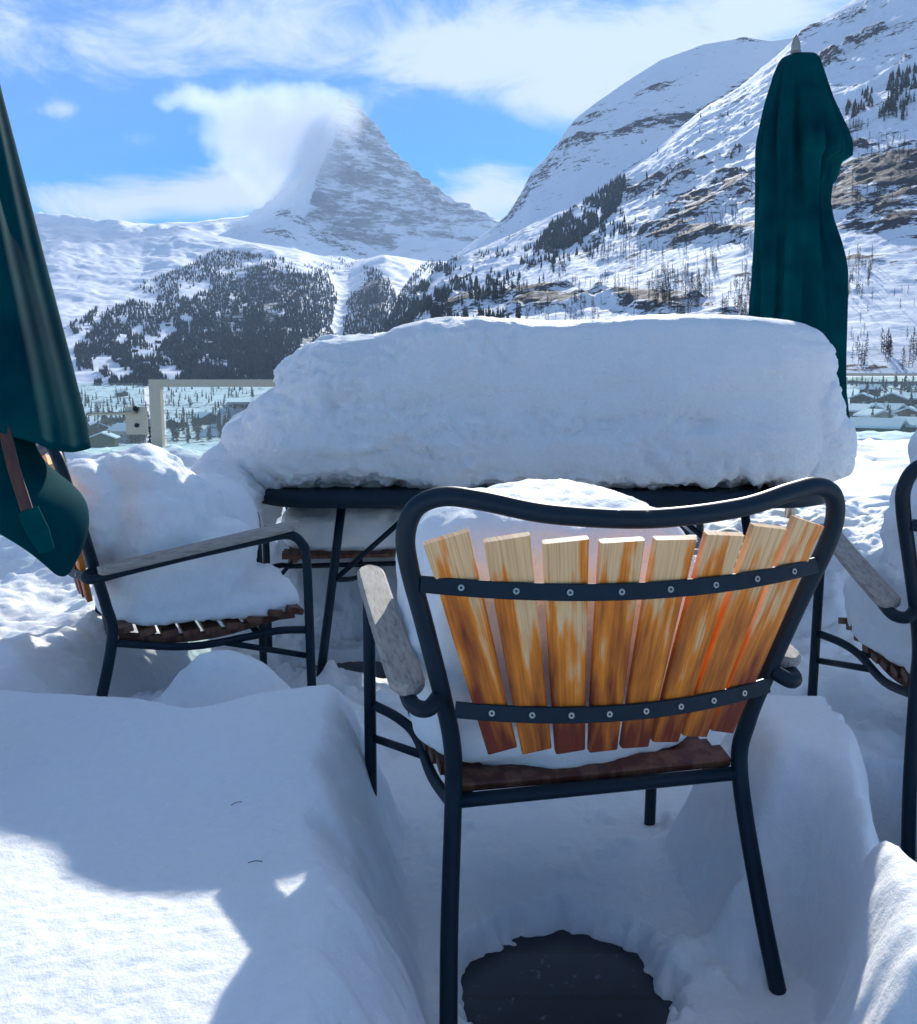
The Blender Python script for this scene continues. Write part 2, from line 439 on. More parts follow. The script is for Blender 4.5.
# broad snow shoulder under the peak (between 7 and 9 km), then the ridge with the forest
def d_mid(px, py, X, Y, Z, r):
    q = Y / 1200
    return .011 * ridge(X / 900, Y / 1100, 0, 5) + .007 * fbm(X / 170, Y / 260, 2, 4) + .0012 * fbm(X / 40, Y / 60, 5, 3)
terrain('snow_shoulder', M['mt_mid'],
        [(-500, 235), (30, 216), (60, 218), (100, 222), (150, 226), (200, 222), (250, 214), (285, 203), (305, 212), (340, 228), (380, 240), (420, 250), (470, 246), (500, 230), (560, 240), (900, 330)],
        [(-500, 305), (900, 305)], 5200, 9000, 420, 120, -1.0, .5, lambda s, u: s ** .8, d_mid,
        lambda px, py, X, Y, Z: .26 + blob(px, py, [(305, 222, 45, 9, .42, .42), (280, 240, 22, 6, .1, .34), (340, 246, 40, 5, .4, .3), (290, 212, 12, 8, 0, .3), (215, 222, 60, 3, 0, .2), (395, 262, 35, 4, .1, .25)]) + .16 * fbm(X / 500, Y / 600, 1, 4), .1)
def d_ridge(px, py, X, Y, Z, r):
    g = -.011 * np.exp(-((px - (340 - .0 * py)) / 14) ** 2) * sst(py, 262, 300) + .012 * np.exp(-((px - 285) / 48) ** 2) * sst(py, 250, 300) + .007 * np.exp(-((px - 378) / 18) ** 2)
    return g + .010 * ridge(X / 620, Y / 900, 3, 5) + .004 * fbm(X / 120, Y / 190, 2, 4) + .0012 * fbm(X / 30, Y / 45, 5, 3)
terrain('forest_ridge', M['mt_mid'],
        [(-500, 240), (30, 222), (60, 223), (100, 231), (140, 234), (180, 230), (215, 236), (250, 243), (300, 250), (330, 258), (350, 262), (385, 256), (430, 262), (455, 262), (500, 262), (560, 275), (900, 360)],
        [(-500, 392), (900, 392)], 2000, 5400, 620, 300, -1.1, .5, lambda s, u: s ** .95, d_ridge,
        lambda px, py, X, Y, Z: .17 + blob(px, py, [(268, 322, 70, 58, 0, .52), (372, 305, 22, 36, 0, .5), (110, 350, 60, 30, 0, .1), (228, 262, 36, 3, .1, .25), (180, 240, 60, 5, .2, .12), (385, 268, 40, 6, .1, .2)]) + .17 * fbm(X / 300, Y / 420, 1, 4), .1)

# right mountain: far snow dome, near slope with cliffs
def d_dome(px, py, X, Y, Z, r):
    return .006 * ridge(X / 700, Y / 900, 6, 5) + .0035 * fbm(X / 150, Y / 200, 2, 4) + .006 * sst(r, .35, .55) + .0012 * fbm(X / 30, Y / 45, 5, 3)
DOME_R = [(592, 117, 26, 3.5, -.42, .40), (655, 92, 30, 4, -.3, .32), (575, 143, 38, 5, -.28, .42), (640, 128, 40, 4.5, -.28, .40), (683, 122, 32, 8, -.05, .52), (538, 180, 28, 13, -1.0, .30), (520, 205, 22, 8, -1, .30), (745, 40, 16, 3, .1, .3), (730, 95, 60, 5, -.55, .32), (575, 165, 60, 10, -.5, .1)]
terrain('snow_dome', M['mt_right'],
        [(300, 395), (380, 330), (430, 275), (470, 245), (497, 224), (508, 214), (522, 192), (531, 173), (546, 158), (556, 146), (568, 128), (577, 117), (600, 99), (622, 84), (660, 60), (700, 46), (745, 38), (772, 42), (800, 38), (850, 20), (1000, -30), (1600, -200)],
        [(300, 398), (430, 330), (560, 300), (1600, 200)], 3000, 4300, 420, 220, -.2, .9, lambda s, u: s ** .85, d_dome,
        lambda px, py, X, Y, Z: .13 + blob(px, py, DOME_R) + .12 * fbm(X / 260, Y / 200, Z / 60, 4), .1)
SLOPE_R = [(675, 268 - 28, 60, 9, -.06, .33), (700, 215, 48, 16, -.35, .30), (655, 190, 45, 8, -.4, .27), (735, 190, 25, 22, 0, .30), (612, 200, 30, 6, -.5, .2), (760, 240, 60, 9, 0, .34),
           (880, 180, 70, 34, .05, .27), (900, 225, 70, 20, .1, .30), (845, 215, 34, 22, .2, .36), (520, 300, 45, 14, 0, .16), (450, 310, 50, 16, 0, .20), (640, 308, 50, 8, 0, .26), (565, 312, 70, 7, 0, .22),
           (830, 62, 18, 6, -.4, .5), (868, 42, 24, 4, -.4, .42), (792, 36, 30, 4, -.35, .4), (905, 60, 14, 10, -.3, .3), (850, 20, 20, 4, -.3, .3), (775, 215, 30, 30, 0, .2), (720, 330, 60, 12, 0, .15)]
def d_slope(px, py, X, Y, Z, r):
    return .010 * ridge(X / 300, Y / 420, 1, 5) + .004 * fbm(X / 60, Y / 80, Z / 50, 4) + .010 * sst(r + .1 * fbm(X / 30, Y / 40, Z / 12, 3), .33, .46) + .0016 * fbm(X / 12, Y / 16, 5, 3)
terrain('rocky_slope', M['mt_right'],
        [(250, 400), (330, 372), (360, 345), (400, 305), (440, 268), (470, 252), (500, 240), (540, 222), (600, 188), (650, 152), (700, 112), (740, 86), (770, 62), (800, 34), (850, 2), (917, -45), (1100, -150), (1700, -420)],
        [(250, 402), (330, 386), (700, 380), (800, 374), (1700, 368)], 560, 2900, 760, 460, -.25, .95, lambda s, u: s ** 1.0, d_slope,
        lambda px, py, X, Y, Z: .15 + blob(px, py, SLOPE_R) * 1.0 + .36 * fbm(X / 110, Y / 110, Z / 18, 5) + .06 * fbm(X / 500, Y / 700, 2, 2), .12)

# valley floor with the village
def valley():
    nu, ns = 360, 260
    u = np.linspace(-1.6, 1.6, nu)[:, None]; Y = np.geomspace(14, 2600, ns)[None] + 0 * u
    zr = np.interp(Y, [14, 60, 150, 230, 400, 600, 800, 2600], [-32, -30, -24, -16, -10, -1, -6, -30])
    zl = np.interp(Y, [14, 100, 300, 450, 900, 1500, 2100, 2600], [-34, -32, -29, -31, -36, -24, -12, -14])
    w = sst(u, -.05, .3)
    Z = zl * (1 - w) + zr * w
    X = u * Y
    Z = Z + .012 * Y ** .85 * fbm(X / 90, Y / 70, 2, 4) + .003 * Y ** .9 * fbm(X / 14, Y / 14, 2, 3)
    r = .50 + .25 * fbm(X / 40, Y / 40, 1, 4)
    V_ = np.stack([X, Y, Z], -1).reshape(-1, 3); Fq = grid_faces(nu, ns)
    o = link('valley_floor', mesh_np('valley_floor', V_, Fq, M['valley'], True, {'rock': r})); tag(o, kind='structure')
    BVH['valley_floor'] = (V_, Fq)
valley()
# ground sheet far below, out to the horizon and round behind the camera
mb = MB(); mb.add([(-40000, -40000, -60), (40000, -40000, -60), (40000, 40000, -60), (-40000, 40000, -60)], [(0, 1, 2, 3)])
tag(mb.build('ground', M['valley']), kind='structure')

bv, bf, o_ = [], [], 0
for nme, (v_, f_) in BVH.items():
    bv.append(v_); bf.append(f_ + o_); o_ += len(v_)
bv = np.concatenate(bv); bf = np.concatenate(bf)
TREE_BVH = BVHTree.FromPolygons(bv.tolist(), bf.tolist())
ORI = Vector((0, 0, CAMH))
def hit(px, py):
    h = TREE_BVH.ray_cast(ORI, Vector(ray(px, py)).normalized(), 30000)
    return h[0]

# ------------------------------------------------------------------ trees
def simple_mat(name, c1, c2, sc=3.0, rough=.9):
    m, t, b = new_mat(name)
    co = nd(t, 'ShaderNodeTexCoord').outputs['Object']
    t.links.new(ramp(t, noise(t, co, sc, 4), [(.35, c1), (.65, c2)]), b.inputs['Base Color'])
    b.inputs['Roughness'].default_value = rough; b.inputs['Specular IOR Level'].default_value = .1
    return m
M['conifer'] = simple_mat('dark conifer needles', (.018, .030, .038), (.060, .080, .080), .09)
M['larch'] = simple_mat('bare larch twigs', (.035, .033, .038), (.085, .070, .062), .2)
def conifer_proto(rs, bare=False, tiers=5):
    """unit-height tree made of trunk and many ragged branch blades"""
    v, f = [], []
    def tri(a, b_, c): f.append((len(v), len(v) + 1, len(v) + 2)); v.extend([a, b_, c])
    for k in range(3):
        a0, a1 = k * 2.094, (k + 1) * 2.094; r = .016
        tri((math.cos(a0) * r, math.sin(a0) * r, -.15), (math.cos(a1) * r, math.sin(a1) * r, -.15), (0, 0, 1))
    n = 46 if bare else 60
    for i in range(n):
        h = .12 + .86 * (i + rs.random()) / n
        if rs.random() < .12: continue
        wd_ = (.20 if bare else .23) * (1 - h) ** .8 * rs.uniform(.6, 1.15) + .015
        a = rs.uniform(0, 6.283); dz = rs.uniform(.0, .09) if bare else -rs.uniform(.02, .10)
        tip = (math.cos(a) * wd_, math.sin(a) * wd_, h + dz)
        hw = .016 if bare else .06 * (1 - h * .6)
        th = .012 if bare else .05
        p = (-math.sin(a) * hw, math.cos(a) * hw)
        tri((p[0], p[1], h), tip, (-p[0], -p[1], h + th))
        tri((0, 0, h + th * 1.3), (tip[0] * .8 + p[0] * .7, tip[1] * .8 + p[1] * .7, tip[2] - .01), (tip[0] * .8 - p[0] * .7, tip[1] * .8 - p[1] * .7, tip[2] + .012))
    return np.array(v, np.float32), np.array(f, np.int32)
rs = random.Random(3)
PROTO = {'conifer': [conifer_proto(rs) for _ in range(5)], 'larch': [conifer_proto(rs, True) for _ in range(5)]}
def far_proto(rs):
    v, f = [], []
    for (z0, z1, r) in ((.02, .62, .20), (.34, 1.0, .13)):
        b_ = len(v); v.append((0, 0, z1))
        for k in range(5):
            a = k * 1.2566 + rs.random(); v.append((math.cos(a) * r * rs.uniform(.7, 1.2), math.sin(a) * r * rs.uniform(.7, 1.2), z0 + rs.uniform(-.05, .05)))
        for k in range(5): f.append((b_, b_ + 1 + k, b_ + 1 + (k + 1) % 5))
    return np.array(v, np.float32), np.array(f, np.int32)
FAR = [far_proto(rs) for _ in range(6)]

def inpoly(x, y, poly):
    c = False; n = len(poly); j = n - 1
    for i in range(n):
        (xi, yi), (xj, yj) = poly[i], poly[j]
        if (yi > y) != (yj > y) and x < (xj - xi) * (y - yi) / (yj - yi) + xi: c = not c
        j = i
    return c
# forest regions as seen from the terrace: polygon, count, clearing amount, kind, height
REG = [
    ([(196, 252), (215, 250), (250, 254), (300, 262), (328, 274), (338, 298), (330, 330), (345, 350), (345, 384), (175, 384), (168, 345), (182, 300), (198, 274)], 8200, -.38, 'conifer', (11, 20)),
    ([(70, 325), (130, 288), (198, 262), (192, 300), (172, 345), (182, 386), (80, 386)], 3000, -.05, 'conifer', (10, 18)),
    ([(85, 330), (345, 345), (345, 386), (85, 386)], 1500, -.05, 'conifer', (10, 18)),
    ([(343, 312), (364, 266), (386, 274), (398, 300), (402, 340), (343, 345)], 1300, -.3, 'conifer', (11, 19)),
    ([(398, 296), (415, 272), (432, 258), (452, 268), (448, 300), (436, 335), (398, 340)], 900, -.08, 'conifer', (10, 18)),
    ([(300, 262), (330, 256), (360, 262), (358, 270), (335, 275)], 60, .0, 'conifer', (10, 16)),
    # right mountain
    ([(534, 250), (548, 228), (585, 203), (612, 184), (624, 176), (626, 190), (618, 208), (598, 228), (566, 250)], 850, -.5, 'conifer', (12, 22)),
    ([(470, 252), (540, 245), (625, 200), (640, 230), (560, 280), (500, 300), (440, 300), (440, 268)], 260, .05, 'conifer', (9, 17)),
    ([(400, 300), (470, 262), (520, 300), (520, 328), (400, 335)], 380, .0, 'conifer', (9, 17)),
    ([(520, 262), (640, 240), (640, 328), (520, 328)], 170, .1, 'larch', (8, 14)),
    ([(646, 286), (672, 262), (716, 262), (718, 290), (690, 318), (658, 318)], 200, -.3, 'larch', (9, 15)),
    ([(722, 300), (742, 268), (775, 262), (775, 330), (722, 330)], 150, -.3, 'larch', (8, 13)),
    ([(838, 128), (850, 98), (872, 92), (872, 132)], 60, -.3, 'larch', (12, 18)),
    ([(878, 122), (890, 78), (930, 60), (960, 120)], 230, -.4, 'conifer', (12, 22)),
    ([(600, 240), (760, 160), (760, 262), (600, 262)], 130, .1, 'larch', (9, 16)),
    ([(640, 120), (770, 90), (770, 160), (640, 200)], 26, .0, 'larch', (10, 16)),
    ([(846, 145), (960, 130), (960, 205), (846, 205)], 80, .0, 'larch', (10, 18)),
    ([(846, 255), (872, 255), (872, 305), (846, 305)], 34, -.3, 'larch', (8, 14)),
    ([(850, 300), (980, 270), (980, 350), (850, 350)], 26, .1, 'larch', (5, 9)),
    ([(846, 352), (990, 344), (990, 372), (846, 372)], 60, -.6, 'larch', (10, 15)),
    ([(850, 382), (990, 380), (990, 440), (850, 440)], 34, .0, 'conifer', (5, 9)),
    ([(850, 385), (990, 385), (990, 425), (850, 425)], 110, -.4, 'conifer', (5, 9)),
    ([(60, 388), (260, 388), (260, 445), (60, 445)], 300, -.2, 'conifer', (7, 13)),
]
trees = []
for poly, n_, clear, kind, (h0, h1) in REG:
    xs = [p[0] for p in poly]; ys = [p[1] for p in poly]; done = 0; tries = 0
    while done < n_ and tries < n_ * 14:
        tries += 1
        x, y = rs.uniform(min(xs), max(xs)), rs.uniform(min(ys), max(ys))
        if not inpoly(x, y, poly): continue
        if 300 < x < 840 and y > 345: continue
        if float(fbm(np.array([x / 17.]), np.array([y / 11.]), 5.0, 3)[0]) * 1.5 < clear + rs.uniform(-.25, .12): continue
        h = hit(x, y)
        if h is None: continue
        trees.append((h.y, h, kind, rs.uniform(h0, h1))); done += 1
trees.sort(key=lambda a: -a[3] / a[0])
near, rest = trees[:300], trees[300:]
PM = {k: [mesh_np(k + '_tree', p[0], p[1], M[k], False) for p in PROTO[k]] for k in PROTO}
for (d_, h, kind, ht) in near:
    o = link(kind + '_tree', rs.choice(PM[kind])); o.location = h; s_ = ht; w_ = rs.uniform(.85, 1.4)
    o.scale = (s_ * w_, s_ * w_, s_); o.rotation_euler = (0, 0, rs.uniform(0, 6.28))
    if kind == 'conifer': tag(o, 'small dark conifer on the snowy slope below the cliffs and round the village', 'tree', 'dark conifers on the mountainside')
    else: tag(o, 'bare greyish larch standing in the snow of the right mountainside', 'tree', 'bare larches on the right mountainside')
for kind, nm in (('conifer', 'conifer_forest'), ('larch', 'larch_wood')):
    vs, fs, o_ = [], [], 0
    for (d_, h, k_, ht) in rest:
        if k_ != kind: continue
        P_ = rs.choice(FAR if d_ > 1700 else PROTO[kind]); a = rs.uniform(0, 6.28); w_ = ht * rs.uniform(.85, 1.3)
        v_ = P_[0] * np.array([w_, w_, ht]); c, s_ = math.cos(a), math.sin(a)
        v_ = np.stack([v_[:, 0] * c - v_[:, 1] * s_ + h.x, v_[:, 0] * s_ + v_[:, 1] * c + h.y, v_[:, 2] + h.z], -1)
        vs.append(v_); fs.append(P_[1] + o_); o_ += len(v_)
    if vs: tag(link(nm, mesh_np(nm, np.concatenate(vs), np.concatenate(fs), M[kind], False)), kind='stuff')

# ------------------------------------------------------------------ village
M['chalet'] = simple_mat('dark chalet timber', (.035, .028, .024), (.075, .055, .045), 1.2)
M['plaster'] = simple_mat('pale chalet plaster', (.30, .29, .27), (.42, .40, .37), .6)
M['roofsnow'] = simple_mat('roof snow', (.78, .81, .86), (.86, .87, .90), .5)
M['pane'] = simple_mat('dark window', (.02, .03, .04), (.05, .07, .09), 1, .2)
def chalet(px, py, w, dpt, h, rz, mat, label):
    p = hit(px, py)
    if p is None: return
    g = empty('chalet', (p.x, p.y, p.z - .3), rz, label=label, cat='house', group='snow covered village houses')
    w *= .95; dpt *= .95; h += .8; rh = w * .20
    mb = MB(); a, b_ = w / 2, dpt / 2
    mb.add([(-a, -b_, 0), (a, -b_, 0), (a, b_, 0), (-a, b_, 0), (-a, -b_, h), (a, -b_, h), (a, b_, h), (-a, b_, h), (0, -b_, h + rh), (0, b_, h + rh)],
           [(0, 1, 5, 4), (2, 3, 7, 6), (1, 2, 6, 5), (3, 0, 4, 7), (4, 5, 8), (6, 7, 9)], False)
    mb.build('wall', M[mat], g)
    mb = MB(); e = .9
    for s_ in (-1, 1):
        x1, z1 = s_ * (a + e), h - rh * e / a; t0 = .55
        vs = [(0, -b_ - e, h + rh + .05), (x1, -b_ - e, z1 + .05), (x1, b_ + e, z1 + .05), (0, b_ + e, h + rh + .05)]
        mb.add(vs + [(x, y, z + t0) for x, y, z in vs], [(0, 1, 2, 3), (4, 7, 6, 5), (0, 4, 5, 1), (1, 5, 6, 2), (2, 6, 7, 3), (3, 7, 4, 0)], False)
    rf = recalc(mb.build('roof', M['roofsnow'], g))
    mb = MB(); mb.box((a * .4, b_ * .3, h + rh + .3), (.8, .8, 1.7)); mb.build('chimney', M['plaster'], rf)
    for iz in range(max(1, int(h // 2.7))):
        for ix in range(-1, 2):
            mb = MB(); mb.box((ix * w * .28, -b_ - .03, 1.5 + iz * 2.6), (1.1, .08, 1.1)); mb.build('window', M['pane'], g)
            if ix: mb = MB(); mb.box((ix * (a + .03), ix * dpt * .2, 1.5 + iz * 2.6), (.08, 1.1, 1.1)); mb.build('window', M['pane'], g)
    if h > 5:
        mb = MB(); mb.box((0, -b_ - .55, 2.6 + .1), (w * .9, 1.0, .18)); mb.box((0, -b_ - 1.0, 3.2), (w * .9, .08, .9)); mb.build('balcony', M['chalet'], g)
WH = ['largest chalet lowest behind the right glass railing with a long snowy roof', 'chalet with a steep snow roof left of the railing post', 'dark chalet tucked up against the green parasol edge',
      'chalet right of the railing post beside pines', 'small hut high on the slope behind the right railing', 'pale house below the larches at the right edge', 'broad dark chalet half hidden by the railing post',
      'pale narrow chalet between two dark ones behind the right railing', 'chalet at the right picture edge with wide snow roof', 'hut just under the larch row at right']
for i, a in enumerate([(876, 443, 9, 13, 4.0, R(50), 'chalet'), (886, 424, 9, 10, 4, R(35), 'chalet'), (862, 424, 8, 9, 4, R(20), 'chalet'), (908, 428, 9, 10, 4, R(-30), 'chalet'), (870, 396, 8, 8, 3, R(50), 'chalet'),
                       (912, 410, 9, 10, 4, R(30), 'chalet'), (893, 412, 11, 10, 4.5, R(-35), 'chalet'), (874, 432, 7, 8, 4.5, R(10), 'plaster'), (913, 442, 9, 10, 4, R(35), 'chalet'), (862, 408, 9, 8, 3.5, R(-30), 'chalet')]):
    chalet(*a, WH[i])
LH = ['pale house seen through the glass under the lever handle', 'dark chalet behind the left glass near the parasol', 'snow roofed chalet between the parasol and the lock plate', 'long pale house behind the left glass below the handle', 'house seen through the framed gate pane beside the table snow',
      'small hut just over the terrace snow behind the left glass', 'chalet at the top of the left glass pane', 'dark hut behind the framed glass near the gate post']
for i, a in enumerate([(128, 442, 16, 12, 6, R(70), 'plaster'), (96, 436, 13, 12, 5, R(30), 'chalet'), (112, 424, 13, 12, 5, R(-40), 'chalet'), (140, 432, 22, 11, 5, R(60), 'plaster'), (205, 424, 18, 12, 5, R(60), 'chalet'),
                       (104, 447, 12, 10, 4, R(10), 'chalet'), (122, 396, 16, 12, 5, R(60), 'chalet'), (176, 428, 12, 11, 4, R(-20), 'chalet')]):
    chalet(*a, LH[i])
HL = [(152, 318), (168, 326), (158, 343), (135, 352), (120, 362), (210, 345), (196, 352), (147, 366), (102, 372)]
for i, (px, py) in enumerate(HL):
    p = hit(px, py)
    if p is None: continue
    g = empty('hillside_hut', p, rs.uniform(0, 3), label='tiny hut in a clearing of the forested left hillside', cat='hut', group='huts in the forest clearings')
    mb = MB(); mb.box((0, 0, 3), (14, 11, 7)); mb.build('wall', M['chalet'], g)
    mb = MB(); mb.add([(-8, -7, 6.2), (8, -7, 6.2), (8, 7, 6.2), (-8, 7, 6.2), (0, -7, 10.5), (0, 7, 10.5)], [(0, 4, 5, 3), (1, 2, 5, 4), (0, 1, 4), (2, 3, 5), (0, 3, 2, 1)], False); mb.build('roof', M['roofsnow'], g)

# ------------------------------------------------------------------ cloud banner blowing off the summit
def summit_cloud():
    Y = 8700.0; k = Y / F
    parts = [(340, 108, 32, 18, 30), (322, 130, 36, 34, 38), (285, 118, 40, 30, 36), (268, 150, 36, 32, 32), (262, 182, 26, 24, 26), (245, 115, 38, 24, 32), (300, 155, 32, 36, 30), (212, 102, 34, 16, 26), (182, 94, 28, 11, 22), (318, 176, 18, 18, 20), (232, 145, 26, 24, 26)]
    cs = [(at(a, b, Y), c * k, d * k, e * k) for a, b, c, d, e in parts]
    lo = Vector((min(c.x - rx for c, rx, ry, rz in cs) * 1, Y - 36 * k, min(c.z - rz for c, rx, rz, e in cs))) - Vector((400, 300, 300))
    hi = Vector((max(c.x + rx for c, rx, ry, rz in cs), Y + 36 * k, max(c.z + rz for c, rx, rz, e in cs))) + Vector((400, 300, 300))
    mb = MB(); mb.box((lo + hi) / 2, tuple(hi - lo)); o = mb.build('summit_cloud', M['steel']); o.data.materials.clear()
    m = bpy.data.materials.new('cloud vapour'); m.use_nodes = True; t = m.node_tree; t.nodes.clear()
    co = nd(t, 'ShaderNodeTexCoord').outputs['Object']
    nz = nd(t, 'ShaderNodeTexNoise', {'Vector': co, 'Scale': 1 / (44 * k), 'Detail': 6.0, 'Roughness': .6})
    off = nd(t, 'ShaderNodeVectorMath', {0: nz.outputs[1], 1: (.5, .5, .5)}, operation='SUBTRACT').outputs[0]
    pos = nd(t, 'ShaderNodeVectorMath', {0: off, 1: (62 * k,) * 3, 2: co}, operation='MULTIPLY_ADD').outputs[0]
    tot = None
    for c, rx, rz, ry in cs:
        d = nd(t, 'ShaderNodeVectorMath', {0: pos, 1: tuple(c)}, operation='SUBTRACT').outputs[0]
        d = nd(t, 'ShaderNodeVectorMath', {0: d, 1: (1 / rx, 1 / ry, 1 / rz)}, operation='MULTIPLY').outputs[0]
        l = nd(t, 'ShaderNodeVectorMath', {0: d, 1: d}, operation='DOT_PRODUCT').outputs['Value']
        e = nd(t, 'ShaderNodeMath', {0: 2.718, 1: nd(t, 'ShaderNodeMath', {0: l, 1: -1.3}, operation='MULTIPLY').outputs[0]}, operation='POWER').outputs[0]
        tot = e if tot is None else nd(t, 'ShaderNodeMath', {0: tot, 1: e}, operation='ADD').outputs[0]
    n2 = noise(t, co, 1 / (16 * k), 5, .6)
    f = nd(t, 'ShaderNodeMath', {0: tot, 1: nd(t, 'ShaderNodeMath', {0: n2, 1: -.5}, operation='ADD').outputs[0]}, operation='ADD').outputs[0]
    f = nd(t, 'ShaderNodeMapRange', {0: f, 1: .30, 2: 1.5, 3: 0, 4: CLOUD_D}).outputs[0]
    vo = t.nodes.new('ShaderNodeVolumePrincipled'); vo.inputs['Color'].default_value = (.93, .95, .98, 1); t.links.new(f, vo.inputs['Density']); vo.inputs['Anisotropy'].default_value = .12
    mo = t.nodes.new('ShaderNodeOutputMaterial'); t.links.new(vo.outputs[0], mo.inputs['Volume'])
    m.cycles.volume_step_rate = 1.0 if hasattr(m.cycles, 'volume_step_rate') else 1.0
    o.data.materials.append(m); tag(o, kind='stuff')
CLOUD_D = .0048
summit_cloud()

# ------------------------------------------------------------------ terrace floor
def edge_y(x):
    return np.interp(x, [-9, -.5, 3.4, 14], [5.12, 5.12, 12.15, 12.15])
mb = MB()
ed = [(-9, -4), (14, -4), (14, 12.2), (3.4, 12.2), (-.5, 5.17), (-9, 5.17)]
vs = [(x, y, 0) for x, y in ed] + [(x, y, -9) for x, y in ed]
mb.add(vs, [(0, 1, 2, 3, 4, 5), (11, 10, 9, 8, 7, 6)] + [(i, 6 + i, 6 + (i + 1) % 6, (i + 1) % 6) for i in range(6)], False)
tag(recalc(mb.build('terrace_floor', M['floor'])), kind='structure')

# ------------------------------------------------------------------ snow lying on the terrace
def snow_h(x, y):
    n1 = fbm(x / .5, y / .5, 0, 3); n2 = fbm(x / .13, y / .13, 4, 3); n3 = fbm(x / .03, y / .03, 8, 2)
    xe = x + .03 * n2 + .02 * n1; ye = y + .03 * n2
    h = .06 + .03 * n1 + .010 * n2
    # rise behind the table
    back = sst(ye, 3.62, 4.05)
    hb = .43 + .05 * fbm(x / .3, y / .3, 2, 3) * (1 - sst(y, 4.2, 6)) + .29 * sst(-x, .5, 1.4) * sst(y, 3.9, 4.8) - .22 * sst(y, 6, 12) * sst(x, 0, 3) + .05 * n1
    h = np.maximum(h, back * hb)
    # left field
    lf = sst(-xe, .72, 1.25) * sst(ye, 1.6, 2.4); hl = .37 + .05 * n1 + .03 * n2 + .30 * sst(y, 3.2, 4.9)
    h = np.maximum(h, lf * hl)
    h = np.maximum(h, .20 * sst(-xe, .1, .35) * sst(-ye, -3.1, -2.5) + .02 * n1)
    # near mound left
    xedge = np.interp(y, [0, .95, 1.2, 1.5, 2.09, 2.4], [.04, .025, .01, -.05, -.135, -.24]) + .020 * n2
    crest = 2.04 + .10 * np.sin(x * 4.2 + .6) * .6 + .03 * n1 - .09 * np.exp(-((x + .58) / .13) ** 2)
    m1 = sst(xedge - x + .05 * n1, -.04, .20) ** .8 * (1 - sst(y, crest, crest + .26))
    top = .41 + .018 * np.sin(3.1 * x + 1) - .035 * np.exp(-(((x + .45) / .28) ** 2 + ((y - 1.45) / .3) ** 2)) + .012 * n1 + .02 * sst(x, -1.2, -.3) * sst(y, 1.5, 2.0)
    h = np.maximum(h, m1 * top); e1 = 4 * m1 * (1 - m1); h = h + e1 * (.022 * n2 + .014 * n3)
    # small drift behind it
    h = np.maximum(h, .405 * np.exp(-(((x + .62 + .03 * n2) / .30) ** 2 + ((y - 2.36) / .17) ** 2)))
    # mound right
    xl = np.interp(y, [0, 1.0, 1.2, 1.43, 1.65, 2.0, 2.3], [.50, .50, .54, .585, .57, .56, .60]); xr = np.interp(y, [0, 1.38, 1.55, 1.88, 2.1], [.72, .72, .78, .91, .8]) + .02 * n2
    m2 = sst(x + .02 * n2 + .03 * n1, xl - .15, xl + .10) * sst(xr - x + .03 * n1, -.06, .09) * (1 - sst(y + .03 * n2 + .05 * n1, 1.93, 2.16))
    m2 = m2 * (1 - .98 * np.exp(-((((x - .548) * .93 - (y - 1.41) * .36) / .085) ** 2 + (((x - .548) * .36 + (y - 1.41) * .93) / .22) ** 2) ** 1.5))
    h = np.maximum(h, m2 * (.435 + .016 * n1 + .006 * n2))
    e2 = 4 * m2 * (1 - m2); h = h + e2 * (.020 * n2 + .014 * n3)
    # right of it, under the right chair
    r_ = sst(x, .80, 1.0) * (1 - sst(y, 3.4, 3.9)); h = np.maximum(h, r_ * (.20 + .08 * n1 + .05 * n2))
    # piles behind the right mound rising to the back
    h = np.maximum(h, sst(x, .55, .8) * sst(y, 2.7, 4.0) * (.44 + .04 * n2))
    h = np.maximum(h, sst(x, .0, .3) * (1 - sst(x, .55, .75)) * sst(y, 3.0, 3.7) * .40)
    # near trough: bank behind the trampled hole
    h = h + .0 * sst(y, 1.85, 2.2) * sst(x, -.1, .1) * (1 - sst(x, .5, .7)) * (1 - sst(y, 2.5, 2.9))
    # bare floor patches
    def hole(cx, cy, rx, ry, depth, soft=.25):
        d = np.hypot((x - cx) / rx, (y - cy) / ry) + .10 * n2 + .08 * n1 + .04 * n3
        return depth * (1 - sst(d, 1 - soft, 1 + soft * .6))
    for (cx, cy, rx, ry) in [(.195, 1.535, .190, .205), (.99, 1.84, .17, .24), (-.36, 3.42, .26, .14)]:
        d = np.hypot((x - cx) / rx, (y - cy) / ry) + .09 * n2 + .07 * n1 + .10 * n3
        k = sst(d, .86, 1.16); h = h * k + (-.03) * (1 - k)
    # grain
    fine = .0011 * n3 + .0011 * fbm(x / .012, y / .012, 3, 2)
    rough = sst(y, 2.0, 2.4) + .35
    cl = np.maximum(0, fbm(x / .09, y / .09, 21, 3)) ** 1.3
    h = h + fine * (1 + rough) + .010 * n2 * sst(y, 2.1, 2.8) + .05 * cl * sst(y, 2.15, 2.6) * (1 - sst(y, 4.6, 6)) + .045 * cl * (1 - sst(h, .12, .3)) * sst(h, .0, .04)
    return h
gx = np.concatenate([np.linspace(-9, -2.3, 70, endpoint=False), np.linspace(-2.3, -1.1, 90, endpoint=False), np.linspace(-1.1, 1.1, 400, endpoint=False), np.linspace(1.1, 2.2, 90, endpoint=False), np.linspace(2.2, 14, 110)])
gy = np.concatenate([np.linspace(-4, .6, 40, endpoint=False), np.linspace(.6, 2.5, 350, endpoint=False), np.linspace(2.5, 5.3, 240, endpoint=False), np.linspace(5.3, 12.1, 90)])
GX, GY = np.meshgrid(gx, gy, indexing='ij')
lim = edge_y(GX); GYc = np.minimum(GY, lim)
GZ = snow_h(GX, GYc)
ins = GY <= lim + 1e-6
GZ = np.where(ins, GZ, 0.0)
Fq = grid_faces(len(gx), len(gy))
keep = ins.ravel()[Fq].any(1)
